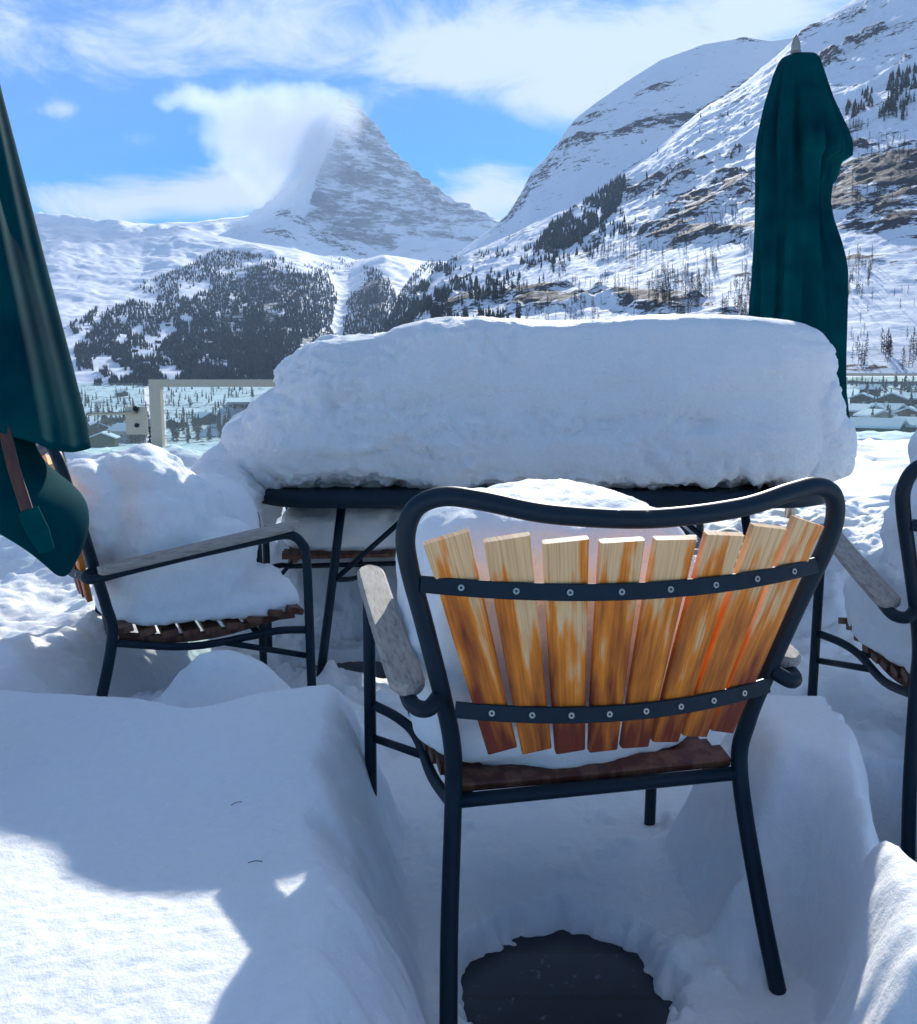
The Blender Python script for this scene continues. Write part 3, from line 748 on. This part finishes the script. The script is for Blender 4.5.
tag(link('terrace_snow', mesh_np('terrace_snow', np.stack([GX, GYc, GZ], -1).reshape(-1, 3), Fq[keep], M['snow'])), kind='stuff')

# ------------------------------------------------------------------ snow lumps: union of rounded shapes, remeshed and roughened
def superell(c, r, e=.45, rz=0.0, tilt=None, n=26):
    bm = bmesh.new(); bmesh.ops.create_cube(bm, size=2.0)
    bmesh.ops.subdivide_edges(bm, edges=bm.edges, cuts=n, use_grid_fill=True)
    p = 2 / e
    for v in bm.verts:
        q = v.co; L = (abs(q.x) ** p + abs(q.y) ** p + abs(q.z) ** p) ** (1 / p)
        v.co = q / L
    mt_ = Matrix.Translation(c) @ Matrix.Rotation(rz, 4, 'Z') @ (Matrix.Rotation(tilt[0], 4, tilt[1]) if tilt else Matrix()) @ Matrix.Diagonal((*r, 1))
    bm.transform(mt_); bm.normal_update()
    return bm
def snow_lump(name, prims, voxel, mat, n_amp=(.03, .012, .004), n_sc=(.3, .09, .025), smooth=4, loc=(0, 0, 0), rz=0, warp=None, strata=0.0):
    me = bpy.data.meshes.new(name); big = bmesh.new()
    for pr in prims:
        b_ = superell(**pr) if isinstance(pr, dict) else superell(*pr)
        t_ = bpy.data.meshes.new('tmp'); b_.to_mesh(t_); b_.free(); big.from_mesh(t_); bpy.data.meshes.remove(t_)
    big.to_mesh(me); big.free()
    o = link(name, me)
    md = o.modifiers.new('r', 'REMESH'); md.mode = 'VOXEL'; md.voxel_size = voxel
    m2 = o.modifiers.new('s', 'SMOOTH'); m2.factor = .5; m2.iterations = smooth
    dg = bpy.context.evaluated_depsgraph_get(); ev = o.evaluated_get(dg)
    nm = bpy.data.meshes.new_from_object(ev); o.modifiers.clear(); o.data = nm; bpy.data.meshes.remove(me); nm.name = name
    n = len(nm.vertices); P_ = np.empty(n * 3, np.float32); nm.vertices.foreach_get('co', P_); P_ = P_.reshape(-1, 3).astype(float)
    Nn = np.empty(n * 3, np.float32); nm.vertices.foreach_get('normal', Nn); Nn = Nn.reshape(-1, 3)
    x, y, z = P_.T
    d = 0
    for a_, s_ in zip(n_amp, n_sc):
        w_ = 1.0
        if warp is not None and s_ < .15: w_ = warp(x, y, z, Nn)
        d = d + a_ * w_ * fbm(x / s_, y / s_, z / s_, 3)
    if strata: d = d + strata * fbm(x / .7, y / .7, z / .085, 3) * (1 - sst(Nn[:, 2], .3, .8))
    P_ = P_ + Nn * np.asarray(d)[:, None]
    nm.vertices.foreach_set('co', P_.astype(np.float32).ravel()); nm.polygons.foreach_set('use_smooth', np.ones(len(nm.polygons), bool))
    nm.materials.clear(); nm.materials.append(mat); nm.update()
    o.location = loc; o.rotation_euler = (0, 0, rz)
    return o

# ------------------------------------------------------------------ chair
def ring_lerp(a, b, t): return a + (b - a) * t
def back_y(x, z):      # reclined and hollow: the middle bows to the rear
    zz = (z - .42) / .53
    return -.012 - .115 * zz ** 1.2 - (.055 + .02 * zz) * (1 - min(1, (x / .34) ** 2))
def make_chair(label, group):
    root = empty('garden_armchair', label=label, cat='armchair', group=group)
    st = M['steel']
    # bent tube: rear leg - upright - top rail - upright - rear leg
    half = [(.300, -.130, .0), (.283, -.055, .20), (.264, .0, .42), (.268, -.012, .52), (.290, -.035, .62), (.322, -.062, .74), (.350, -.088, .84), (.357, -.100, .893), (.343, -.112, .934), (.305, -.124, .951), (.25, -.138, .945), (.15, -.158, .925)]
    pts = [(-x, y, z) for x, y, z in half] + [(0, -.168, .915)] + half[::-1]
    mb = MB(); mb.tube(pts, .0150, 14, 8); mb.build('back_frame', st, root)
    # two flat cross bars with screws
    xs8 = [-.262 + .524 * i / 7 for i in range(8)]
    for (z, xe, kf) in ((.815, .333, 1.03), (.602, .274, .815)):
        n = 17; P_ = []; Nn = []
        for i in range(n):
            x = -xe + 2 * xe * i / (n - 1); P_.append((x, back_y(x, z) + .004, z - .012 * (1 - (x / xe) ** 2))); Nn.append((x * 1.1, -1, .18))
        mb = MB(); mb.strip(P_, .026, .008, Nn, .0015); bar = mb.build('cross_bar', st, root)
        for x0 in xs8:
            x = x0 * kf * 1.02; zc = z - .012 * (1 - (x / xe) ** 2); y = back_y(x, z) + .004
            m2 = MB()
            q = Vector((-x * 1.1, 1, -.18)).normalized()
            m2.tube([Vector((x, y, zc)) - q * .0025, Vector((x, y, zc)) - q * .0062], .0048, 14, 1)
            sc = m2.build('screw', M['screw'], bar)
            m3 = MB(); m3.tube([Vector((x, y, zc)) - q * .0060, Vector((x, y, zc)) - q * .0068], .0022, 8, 1); me_ = m3
            sc.data.materials.append(M['recess'])
            bm = bmesh.new(); bm.from_mesh(sc.data); t_ = bpy.data.meshes.new('t'); t_.from_pydata([tuple(v) for v in m3.v], [], m3.f)
            nf = len(bm.faces); bm.from_mesh(t_); bm.faces.ensure_lookup_table()
            for f_ in bm.faces[nf:]: f_.material_index = 1
            bm.to_mesh(sc.data); bm.free(); bpy.data.meshes.remove(t_)
    # fanned back slats
    tops = [.892, .890, .886, .884, .884, .886, .892, .896]
    for i, x0 in enumerate(xs8):
        xt, xb = x0 * 1.14, x0 * .74; zt, zb = tops[i], .522 + .004 * math.cos(i)
        P_, Nn, ws = [], [], []; n = 9
        for k in range(n):
            t = k / (n - 1); z = zb + (zt - zb) * t; x = xb + (xt - xb) * t
            P_.append((x, back_y(x, z) + .0165, z)); Nn.append((x * 1.1, -1, .2)); ws.append(.049 + .020 * t)
        mb = MB(); mb.strip(P_, ws, .015, Nn, .0025)
        # clipped outer corner
        b_ = len(mb.v) - 8
        cs = 0 if i in (0,) else None
        if i in (0, 7):
            for q in range(8):
                v = mb.v[b_ + q]
                if (v[0] - xt) * (1 if i else -1) > 0: mb.v[b_ + q] = (v[0], v[1], v[2] - .005)
        bs = mb.build('back_slat', M['slat'], root)
        aa = bs.data.attributes.new('across', 'FLOAT', 'POINT')
        aa.data.foreach_set('value', [v.co.x - (xb + (xt - xb) * (v.co.z - zb) / (zt - zb)) + .3 * i for v in bs.data.vertices])
    # front leg, arm tube in one bend, on each side; arm rest of wood on it
    for s in (-1, 1):
        mb = MB()
        mb.tube([(s * .340, .535, 0), (s * .340, .53, .30), (s * .340, .525, .60), (s * .340, .512, .66), (s * .340, .47, .688), (s * .340, .38, .677), (s * .341, .2, .650), (s * .342, .03, .620), (s * .338, -.035, .606), (s * .318, -.060, .606), (s * .296, -.042, .618)], .0135, 12, 6)
        mb.build('arm_frame', st, root)
        mb = MB(); P_, ws = [], []
        for k in range(23):
            t = .5 - .5 * math.cos(math.pi * k / 22); y = -.030 + .535 * t; z = .626 + .090 * t; P_.append((s * (.340 + .003 * math.sin(t * 3)), y, z))
            ws.append(.058 * math.sqrt(max(.05, 1 - max(0, (abs(t - .5) - .44) / .06) ** 2)))
        mb.strip(P_, ws, .022, [(0, 0, 1)] * 23, .005); mb.build('armrest', M['armwood'], root)
        mb = MB()  # side rail and lower brace
        mb.tube([(s * .330, .52, .405), (s * .29, .45, .40), (s * .262, .38, .385), (s * .262, .2, .375), (s * .263, .0, .41)], .011, 10, 5)
        mb.tube([(s * .330, .53, .325), (s * .262, .30, .375)], .009, 8, 1)
        mb.build('side_rail', st, root)
    mb = MB(); mb.tube([(-.262, .0, .418), (.262, .0, .418)], .0125, 10, 1); mb.build('rear_rail', st, root)
    mb = MB(); mb.tube([(-.262, .40, .385), (.262, .40, .385)], .010, 10, 1); mb.build('front_rail', st, root)
    # slatted seat, slightly hollow
    for i in range(9):
        t = i / 8; y = .035 + .47 * t; z = .438 - .030 * math.sin(min(1, t * 1.15) * math.pi) + .012 * t
        dz = (-.030 * math.cos(min(1, t * 1.15) * math.pi) * math.pi / .47 * .047) * .0
        mb = MB(); mb.strip([(-.252 - .03 * t, y, z), (0, y, z - .002), (.252 + .03 * t, y, z)], .046, .018, [(0, -.25 * math.cos(t * 3.0), 1)] * 3, .003)
        mb.build('seat_slat', M['seatwood'], root)
    for s in (-1, 1):
        P_ = [(s * .235, .02 + .49 * t, .419 - .030 * math.sin(min(1, t * 1.15) * math.pi) + .012 * t) for t in [k / 10 for k in range(11)]]
        mb = MB(); mb.strip(P_, .02, .022, [(0, 0, 1)] * 11, .002); mb.build('seat_beam', M['seatwood'], root)
    return root
def copy_tree(o, parent=None):
    c = o.copy(); COL.objects.link(c); c.parent = parent
    for ch in list(o.children): copy_tree(ch, c)
    return c
GRP = 'snowed in garden armchairs round the table'
chair = make_chair('nearest armchair, seen from behind, with fanned orange and tan back slats', GRP)
def place(o, x, y, rz, label=None, z=0.0):
    o.location = (x, y, z); o.rotation_euler = (0, 0, rz)
    if label: o['label'] = label
    return o
place(chair, .249, 1.518, R(12.4))
C_L = (-1.05, 2.67, R(-66)); C_R = (1.30, 1.98, R(-6)); C_F = (-.47, 4.02, R(188))
place(copy_tree(chair), *C_L, 'armchair side on at the left end of the table, heaped with snow')
place(copy_tree(chair), *C_R, 'armchair cut off by the right edge of the picture, loaded with snow')
place(copy_tree(chair), *C_F, 'armchair facing us on the far side of the table, seen underneath the tabletop')

# ------------------------------------------------------------------ table
TX0, TX1, TY0, TY1, TZ = -.755, 1.37, 3.17, 4.12, .735
tcx, tcy = (TX0 + TX1) / 2, (TY0 + TY1) / 2; tw, td = (TX1 - TX0) / 2, (TY1 - TY0) / 2
table = empty('garden_table', (tcx, tcy, 0), label='long dark steel garden table carrying the thick slab of snow', cat='table')
def rrect(hx, hy, r, n=10):
    o = []
    for (cx, cy, a0) in ((hx - r, hy - r, 0), (-hx + r, hy - r, 90), (-hx + r, -hy + r, 180), (hx - r, -hy + r, 270)):
        for k in range(n + 1): a = R(a0 + 90 * k / n); o.append((cx + r * math.cos(a), cy + r * math.sin(a)))
    return o
mb = MB(); prof = [(-.020, -.062), (-.006, -.058), (.0, -.03), (-.002, -.008), (-.012, 0.0)]
rings = []
for (ins_, z) in prof:
    rings.append([(x, y, TZ + z) for x, y in rrect(tw + ins_, td + ins_, .26 + ins_)])
k = len(rings[0]); vs = [p for r_ in rings for p in r_]
mb.add(vs, [tuple(q) for q in grid_faces(len(rings), k, True)] + [tuple(range(k))[::-1], tuple(range(4 * k, 5 * k))], True)
mb.flat[-1] = mb.flat[-2] = False
recalc(mb.build('tabletop', M['steel'], table))
for sx in (-1, 1):
    for sy in (-1, 1):
        mb = MB(); topp = Vector((sx * (tw - .33), sy * (td - .16), TZ - .06)); foot = Vector((sx * (tw - .25), sy * (td - .02), 0))
        mb.tube([topp, topp.lerp(foot, .5), foot], .0165, 12, 2); mb.build('leg', M['steel'], table)
        mb = MB(); mb.tube([topp.lerp(foot, .42), Vector((sx * (tw - .62), sy * (td - .16), TZ - .062))], .010, 8, 1); mb.build('brace', M['steel'], table)
    mb = MB(); a = Vector((sx * (tw - .30), -(td - .10), .40)); b_ = Vector((sx * (tw - .30), td - .10, .40)); mb.tube([a, (a + b_) / 2 + Vector((-sx * .06, 0, -.06)), b_], .010, 8, 6); mb.build('cross_brace', M['steel'], table)

# ------------------------------------------------------------------ snow on the furniture
lit_rough = lambda x, y, z, n: (.22 + .65 * sst(-x, -.1, .5) + 1.0 * (1 - sst(z, .76, .84)) + .5 * sst(x, 1.15, 1.35) + .9 * sst(fbm(x / .35, y / .35, z / .12, 2), .05, .35)) * (1 - .6 * sst(n[:, 2], .4, .9))
t0 = snow_lump('snow_slab', [
    dict(c=(.46, 3.63, 1.03), r=(.90, .52, .285), e=.48, n=40), dict(c=(.52, 3.62, 1.04), r=(.82, .50, .30), e=.36, n=40),
    dict(c=(-.26, 3.60, 1.0), r=(.46, .48, .285), e=.68), dict(c=(-.48, 3.58, .93), r=(.34, .45, .21), e=.8), dict(c=(-.70, 3.60, .86), r=(.20, .36, .17), e=.8),
    dict(c=(-.84, 3.46, .72), r=(.16, .26, .17), e=.9), dict(c=(-.86, 3.25, .66), r=(.13, .22, .17), e=.9), dict(c=(1.29, 3.56, .88), r=(.14, .38, .145), e=.7), dict(c=(1.24, 3.56, 1.00), r=(.14, .38, .20), e=.7),
    ],
    .0078, M['snow_lump'], (.026, .026, .0130, .0060), (.40, .12, .036, .016), 4, warp=lit_rough, strata=.016)
tag(t0, 'thick wide slab of snow on the table, sagging off its left end', 'snow', 'snow lying on the furniture')

def fl(P_, ori):       # chair coordinates to world
    x, y, z = P_; c, s_ = math.cos(ori[2]), math.sin(ori[2]); return (ori[0] + x * c - y * s_, ori[1] + x * s_ + y * c, z)
C_N = (.249, 1.518, R(12.4))
def on_chair(name, ori, prims, label, vox=.0085, amp=(.030, .015, .0045)):
    o = snow_lump(name, [dict(c=c, r=r, e=e) for c, r, e in prims], vox, M['snow'], amp, (.22, .07, .02), 6, (ori[0], ori[1], 0), ori[2])
    return tag(o, label, 'snow', 'snow lying on the furniture')
on_chair('snow_pile', C_N, [((-.0, .28, .47), (.245, .24, .04), .5), ((-.03, .27, .60), (.255, .26, .165), .5), ((-.05, .22, .74), (.262, .24, .17), .6), ((.0, .30, .84), (.20, .22, .075), .8), ((-.20, .18, .60), (.115, .18, .16), .7), ((-.08, .03, .71), (.22, .07, .15), .8)],
         'snow packed behind the orange slats on the nearest armchair', amp=(.020, .010, .003))
on_chair('snow_pile', C_L, [((.0, -.035, .74), (.22, .11, .15), .8), ((.0, .27, .465), (.275, .27, .045), .5), ((.0, .20, .54), (.27, .21, .11), .6), ((-.02, .15, .70), (.24, .19, .17), .85), ((.0, .12, .84), (.17, .14, .09), 1.0), ((-.12, .34, .66), (.15, .13, .16), .9), ((.10, .30, .60), (.15, .12, .12), .9)],
         'rounded snow heap on the left end armchair between its arms')
on_chair('snow_pile', C_R, [((.0, .28, .465), (.285, .28, .05), .5), ((-.12, .40, .52), (.17, .16, .10), .7), ((.0, .28, .56), (.285, .26, .13), .55), ((.02, .22, .74), (.27, .24, .18), .65), ((.02, .18, .93), (.24, .20, .12), .8)],
         'tall snow heap on the cut off armchair at the right')
on_chair('snow_pile', C_F, [((.0, .27, .53), (.29, .24, .10), .6), ((.02, .20, .66), (.25, .20, .12), .8)], 'snow on the far armchair, seen below the tabletop')

# ------------------------------------------------------------------ parasols
def folded(name, axis, prof, nth, nz, pleat, seed, parent, th=.0):
    """cloth round a pole: prof(z01, theta) -> radius, z given by zf"""
    zt, zb, rad = prof
    v = []
    for i in range(nz):
        s_ = i / (nz - 1)
        for k in range(nth):
            a = 2 * math.pi * k / nth
            z, r = rad(s_, a)
            v.append((r * math.cos(a), r * math.sin(a), z))
    V_ = np.array(v)
    me = mesh_np(name, V_, grid_faces(nz, nth, True), M['canvas'])
    o = link(name, me, parent)
    md = o.modifiers.new('thickness', 'SOLIDIFY'); md.thickness = .003; md.offset = 0
    return o
def pl(a, s_, seed, k1=9, k2=17):
    w = .5 + .5 * math.sin(k1 * a + seed + 1.3 * math.sin(s_ * 5 + seed)); w2 = math.sin(k2 * a + 2 * seed + 2.5 * s_)
    return (abs(w) ** .6 - .5) * .9 + .25 * w2
def sinterp(x, xs, ys): return sum(float(np.interp(x + d, xs, ys)) for d in (-.024, -.016, -.008, 0, .008, .016, .024)) / 7
def interp(x, xs, ys): return float(np.interp(x, xs, ys))
def parasol_r(loc):
    root = empty('parasol', loc, label='tall closed teal parasol standing behind the right end of the table', cat='parasol', group='closed teal parasols')
    # silhouette from the top (2.66 m) down to 0.74 m; angle 0 = to the right, pi = left
    zs = [2.60, 2.585, 2.53, 2.40, 2.20, 2.14, 2.02, 1.85, 1.6, 1.3, 1.0, .86, .76]
    rr = [.045, .105, .120, .150, .215, .215, .185, .180, .212, .228, .245, .245, .24]
    rl = [.040, .070, .090, .120, .150, .152, .155, .158, .165, .176, .185, .20, .21]
    def rad(s_, a):
        z = 2.66 - (2.66 - .76) * s_ - .06 * (1 - s_)
        w = .5 + .5 * math.cos(a)
        wr = interp(z, zs[::-1], rr[::-1]); wl = interp(z, zs[::-1], rl[::-1])
        r = wl + (wr - wl) * w ** 1.6
        q = min(1, max(0, 2.60 - z) / .35)
        r += .042 * q * pl(a, s_, 1.7) + .012 * q * math.sin(5 * a + 9 * s_) 
        # the outer fold that sticks out at the right and tucks back in
        if 2.02 < z < 2.6: r += .02 * max(0, math.cos(a + .35)) ** 6 * (2.6 - z)
        if z < 2.14: r -= .050 * max(0, math.cos(a + .5)) ** 3 * sst(np.array(2.15 - z), 0, .04).item() * (1 - sst(np.array(2.1 - z), .1, .5).item())
        if z < .95: z += .05 * math.sin(4 * a + 1)
        return z, max(r, .03)
    folded('canopy', None, (0, 0, rad), 220, 150, 0, 1, root)
    mb = MB(); mb.tube([(0, 0, 0), (0, 0, 2.62)], .024, 14, 1); mb.build('pole', M['alu'], root)
    mb = MB(); mb.tube([(0, 0, 2.595), (0, 0, 2.63), (0, 0, 2.655), (0, 0, 2.68), (0, 0, 2.692)], .021, 16, 1, False)
    mb.v = [(x * (1 if z < 2.64 else max(.1, 1 - ((z - 2.64) / .055) ** 2)), y * (1 if z < 2.64 else max(.1, 1 - ((z - 2.64) / .055) ** 2)), z) for x, y, z in mb.v]
    mb.build('finial', M['alu'], root)
    mb = MB(); mb.box((0, 0, .03), (.5, .5, .06)); mb.build('base', M['steel'], root)
    mb = MB()
    for q in range(25): pass
    strap = MB(); strap.tube([(.2 * math.cos(a), .2 * math.sin(a), 1.15) for a in [k * math.pi / 16 for k in range(33)]], .004, 6, 1, False)
    return root
pr = parasol_r((1.655, 4.5, 0)); pr.rotation_euler = (0, R(-2.2), 0)

def parasol_l(loc):
    root = empty('parasol', loc, label='closed teal parasol cut off by the left edge, with a brown rib showing', cat='parasol', group='closed teal parasols')
    # outer cloth: right silhouette grows to the hem; hem slants up towards the left
    zs = [.98, 1.04, 1.15, 1.35, 1.63, 2.0, 2.4, 2.66]; rr = [.268, .262, .242, .203, .152, .100, .065, .03]
    def rad(s_, a):
        hem = 1.10 - .115 * max(0, math.cos(a - .05)) ** 2
        z = 2.66 - (2.66 - hem) * s_
        r = interp(z, zs, rr)
        w = .5 + .5 * math.cos(a)
        r = r * (.72 + .28 * w)
        q = min(1, (2.66 - z) / .5)
        r += .020 * q * 1.25 * pl(a, s_, .4, 9, 19) * (1.0 - .35 * w ** 3)
        return z, r
    folded('canopy', None, (0, 0, rad), 200, 110, 0, 2, root)
    # inner folded cloth with the hanging corner
    def rad2(s_, a):
        w = max(0, math.cos(a - .0))
        low = .93 - .18 * math.exp(-((a - 0) / .7) ** 2) - .18 * math.exp(-((a - 2 * math.pi) / .7) ** 2)
        z = 1.35 - (1.35 - low) * s_
        base = .145 + .02 * s_
        r = base + w ** 2 * sinterp(z, [.74, .78, .84, .90, .955, .99, 1.2], [.06, .09, .114, .108, .04, .02, 0.0])
        r += .012 * pl(a, s_, 2.4, 6, 11) * (1 - .8 * w ** 2)
        return z, r
    folded('inner_fold', None, (0, 0, rad2), 160, 70, 0, 3, root)
    mb = MB(); mb.tube([(0, 0, 0), (0, 0, 2.68)], .024, 14, 1); mb.build('pole', M['alu'], root)
    mb = MB(); mb.strip([(.205, -.138, 1.045), (.222, -.148, .97), (.250, -.158, .88)], .019, .012, [(.3, -1, 0)] * 3, .002); mb.build('rib', M['rib'], root)
    mb = MB(); mb.strip([(.250, -.165, .900), (.262, -.158, .86), (.268, -.143, .825)], [.034, .036, .026], .008, [(.3, -1, 0)] * 3, .001); mb.build('rib_pocket', M['canvas'], root)
    mb = MB(); mb.box((0, 0, .03), (.5, .5, .06)); mb.build('base', M['steel'], root)
    return root
parasol_l((-.985, 1.72, 0))

# ------------------------------------------------------------------ railings
def glass_fence(name, a, b_, n, label, h0=.18, h1=1.10, post=.022, cap=True, cat='railing'):
    a, b_ = Vector(a), Vector(b_); d = (b_ - a); L = d.length; rz = math.atan2(d.y, d.x)
    root = empty(name, (a.x, a.y, 0), rz, label=label, cat=cat)
    for i in range(n):
        x0, x1 = L * i / n + .03, L * (i + 1) / n - .03
        mb = MB(); mb.box(((x0 + x1) / 2, 0, (h0 + h1) / 2), (x1 - x0, .012, h1 - h0 - .03)); mb.build('glass_pane', M['glass'], root)
    for i in range(n + 1):
        mb = MB(); mb.box((L * i / n, 0, h1 / 2 - .01), (post * 1.4, post * 1.8, h1 - .02)); mb.build('post', M['alu'], root)
    if cap:
        mb = MB(); mb.box((L / 2, 0, h1 + .012), (L + .04, .05, .035)); mb.build('top_rail', M['alu'], root)
        mb = MB(); mb.box((L / 2, 0, h0 - .02), (L, .03, .05)); mb.build('bottom_rail', M['alu'], root)
    return root
glass_fence('glass_railing', (3.3, 12.0, 0), (13.5, 12.0, 0), 6, 'glass railing at the far right edge of the terrace with thin metal posts', .22, 1.17)
glass_fence('glass_railing', (-.42, 5.06, 0), (3.3, 12.0, 0), 4, 'glass railing running back behind the snowy table', .22, 1.13)
# framed fixed panel right of the lock
g = empty('framed_glass_panel', (-1.66, 5.0, 0), label='glass panel in a pale metal frame behind the left armchair', cat='railing')
mb = MB(); mb.box((.030, 0, .54), (.060, .05, 1.08)); mb.build('post', M['alu'], g)
mb = MB(); mb.box((1.20, 0, .54), (.06, .05, 1.08)); mb.build('post', M['alu'], g)
mb = MB(); mb.box((.615, 0, 1.100), (1.23, .055, .040)); mb.build('top_rail', M['alu'], g)
mb = MB(); mb.box((.615, 0, .20), (1.09, .04, .05)); mb.build('bottom_rail', M['alu'], g)
mb = MB(); mb.box((.62, .004, .65), (1.096, .012, .858)); mb.build('glass_pane', M['glass'], g)
# frameless door leaf with lock and lever handle
g = empty('glass_gate', (-2.60, 5.0, 0), label='frameless glass gate with square lock plate and lever handle', cat='gate')
mb = MB(); mb.box((.455, 0, .63), (.90, .012, .94)); mb.build('glass_pane', M['glass'], g)
mb = MB(); mb.box((.862, -.012, .90), (.115, .016, .15)); lp = mb.build('lock_plate', M['alu'], g)
mb = MB(); mb.tube([(.865, -.02, .945), (.865, -.06, .945), (.85, -.068, .945), (.78, -.068, .94), (.62, -.068, .938)], .008, 10, 3); mb.build('lever_handle', M['alu'], lp)
mb = MB(); mb.tube([(.865, -.02, .875), (.865, -.028, .875)], .012, 12, 1); mb.build('keyhole', M['steel'], lp)
mb = MB(); mb.tube([(.865, -.02, .966), (.865, -.034, .966)], .014, 12, 1); mb.build('lock_button', M['steel'], lp)
glass_fence('glass_railing', (-7.5, 5.0, 0), (-2.66, 5.0, 0), 4, 'frameless glass railing at the far left beside the gate', .2, 1.09, .02, False)

# ------------------------------------------------------------------ twigs and crumbs on the snow
def on_snow(px, py, zg=.4):
    r_ = ray(px, py); t_ = (zg - CAMH) / r_[2]; x, y = r_[0] * t_, r_[1] * t_
    return Vector((x, y, float(snow_h(np.array([x]), np.array([y]))[0])))
for (px, py, L, a, lb) in [(236, 790, .010, .5, 'tiny dark twig on the shaded left snow mound, the farther of two'), (255, 855, .011, .0, 'tiny dark twig on the left snow mound, the nearer of two'),
                          (790, 898, .013, .1, 'tiny dark twig on the snow bank right of the nearest chair leg'), (885, 727, .007, .3, 'speck of twig at the far corner of the right snow bank')]:
    p = on_snow(px, py); mb = MB(); d = Vector((math.cos(a), math.sin(a), .1)) * L
    mb.tube([p - d + Vector((0, 0, .003)), p + Vector((0, 0, .005)), p + d + Vector((0, 0, .003))], .0007, 6, 3)
    tag(mb.build('twig', M['rib']), lb, 'twig', 'twigs on the snow')

# ------------------------------------------------------------------ mountain air
if HAZE > 0:
    mb = MB(); mb.box((0, 2400, 2440), (26000, 18000, 5002)); hz = mb.build('haze', M['steel']); hz.data.materials.clear()
    m = bpy.data.materials.new('mountain air'); m.use_nodes = True; t = m.node_tree; t.nodes.clear()
    vo = t.nodes.new('ShaderNodeVolumePrincipled'); vo.inputs['Color'].default_value = (.60, .78, 1, 1); vo.inputs['Density'].default_value = HAZE; vo.inputs['Anisotropy'].default_value = .2
    mo = t.nodes.new('ShaderNodeOutputMaterial'); t.links.new(vo.outputs[0], mo.inputs['Volume'])
    hz.data.materials.append(m); tag(hz, kind='stuff')
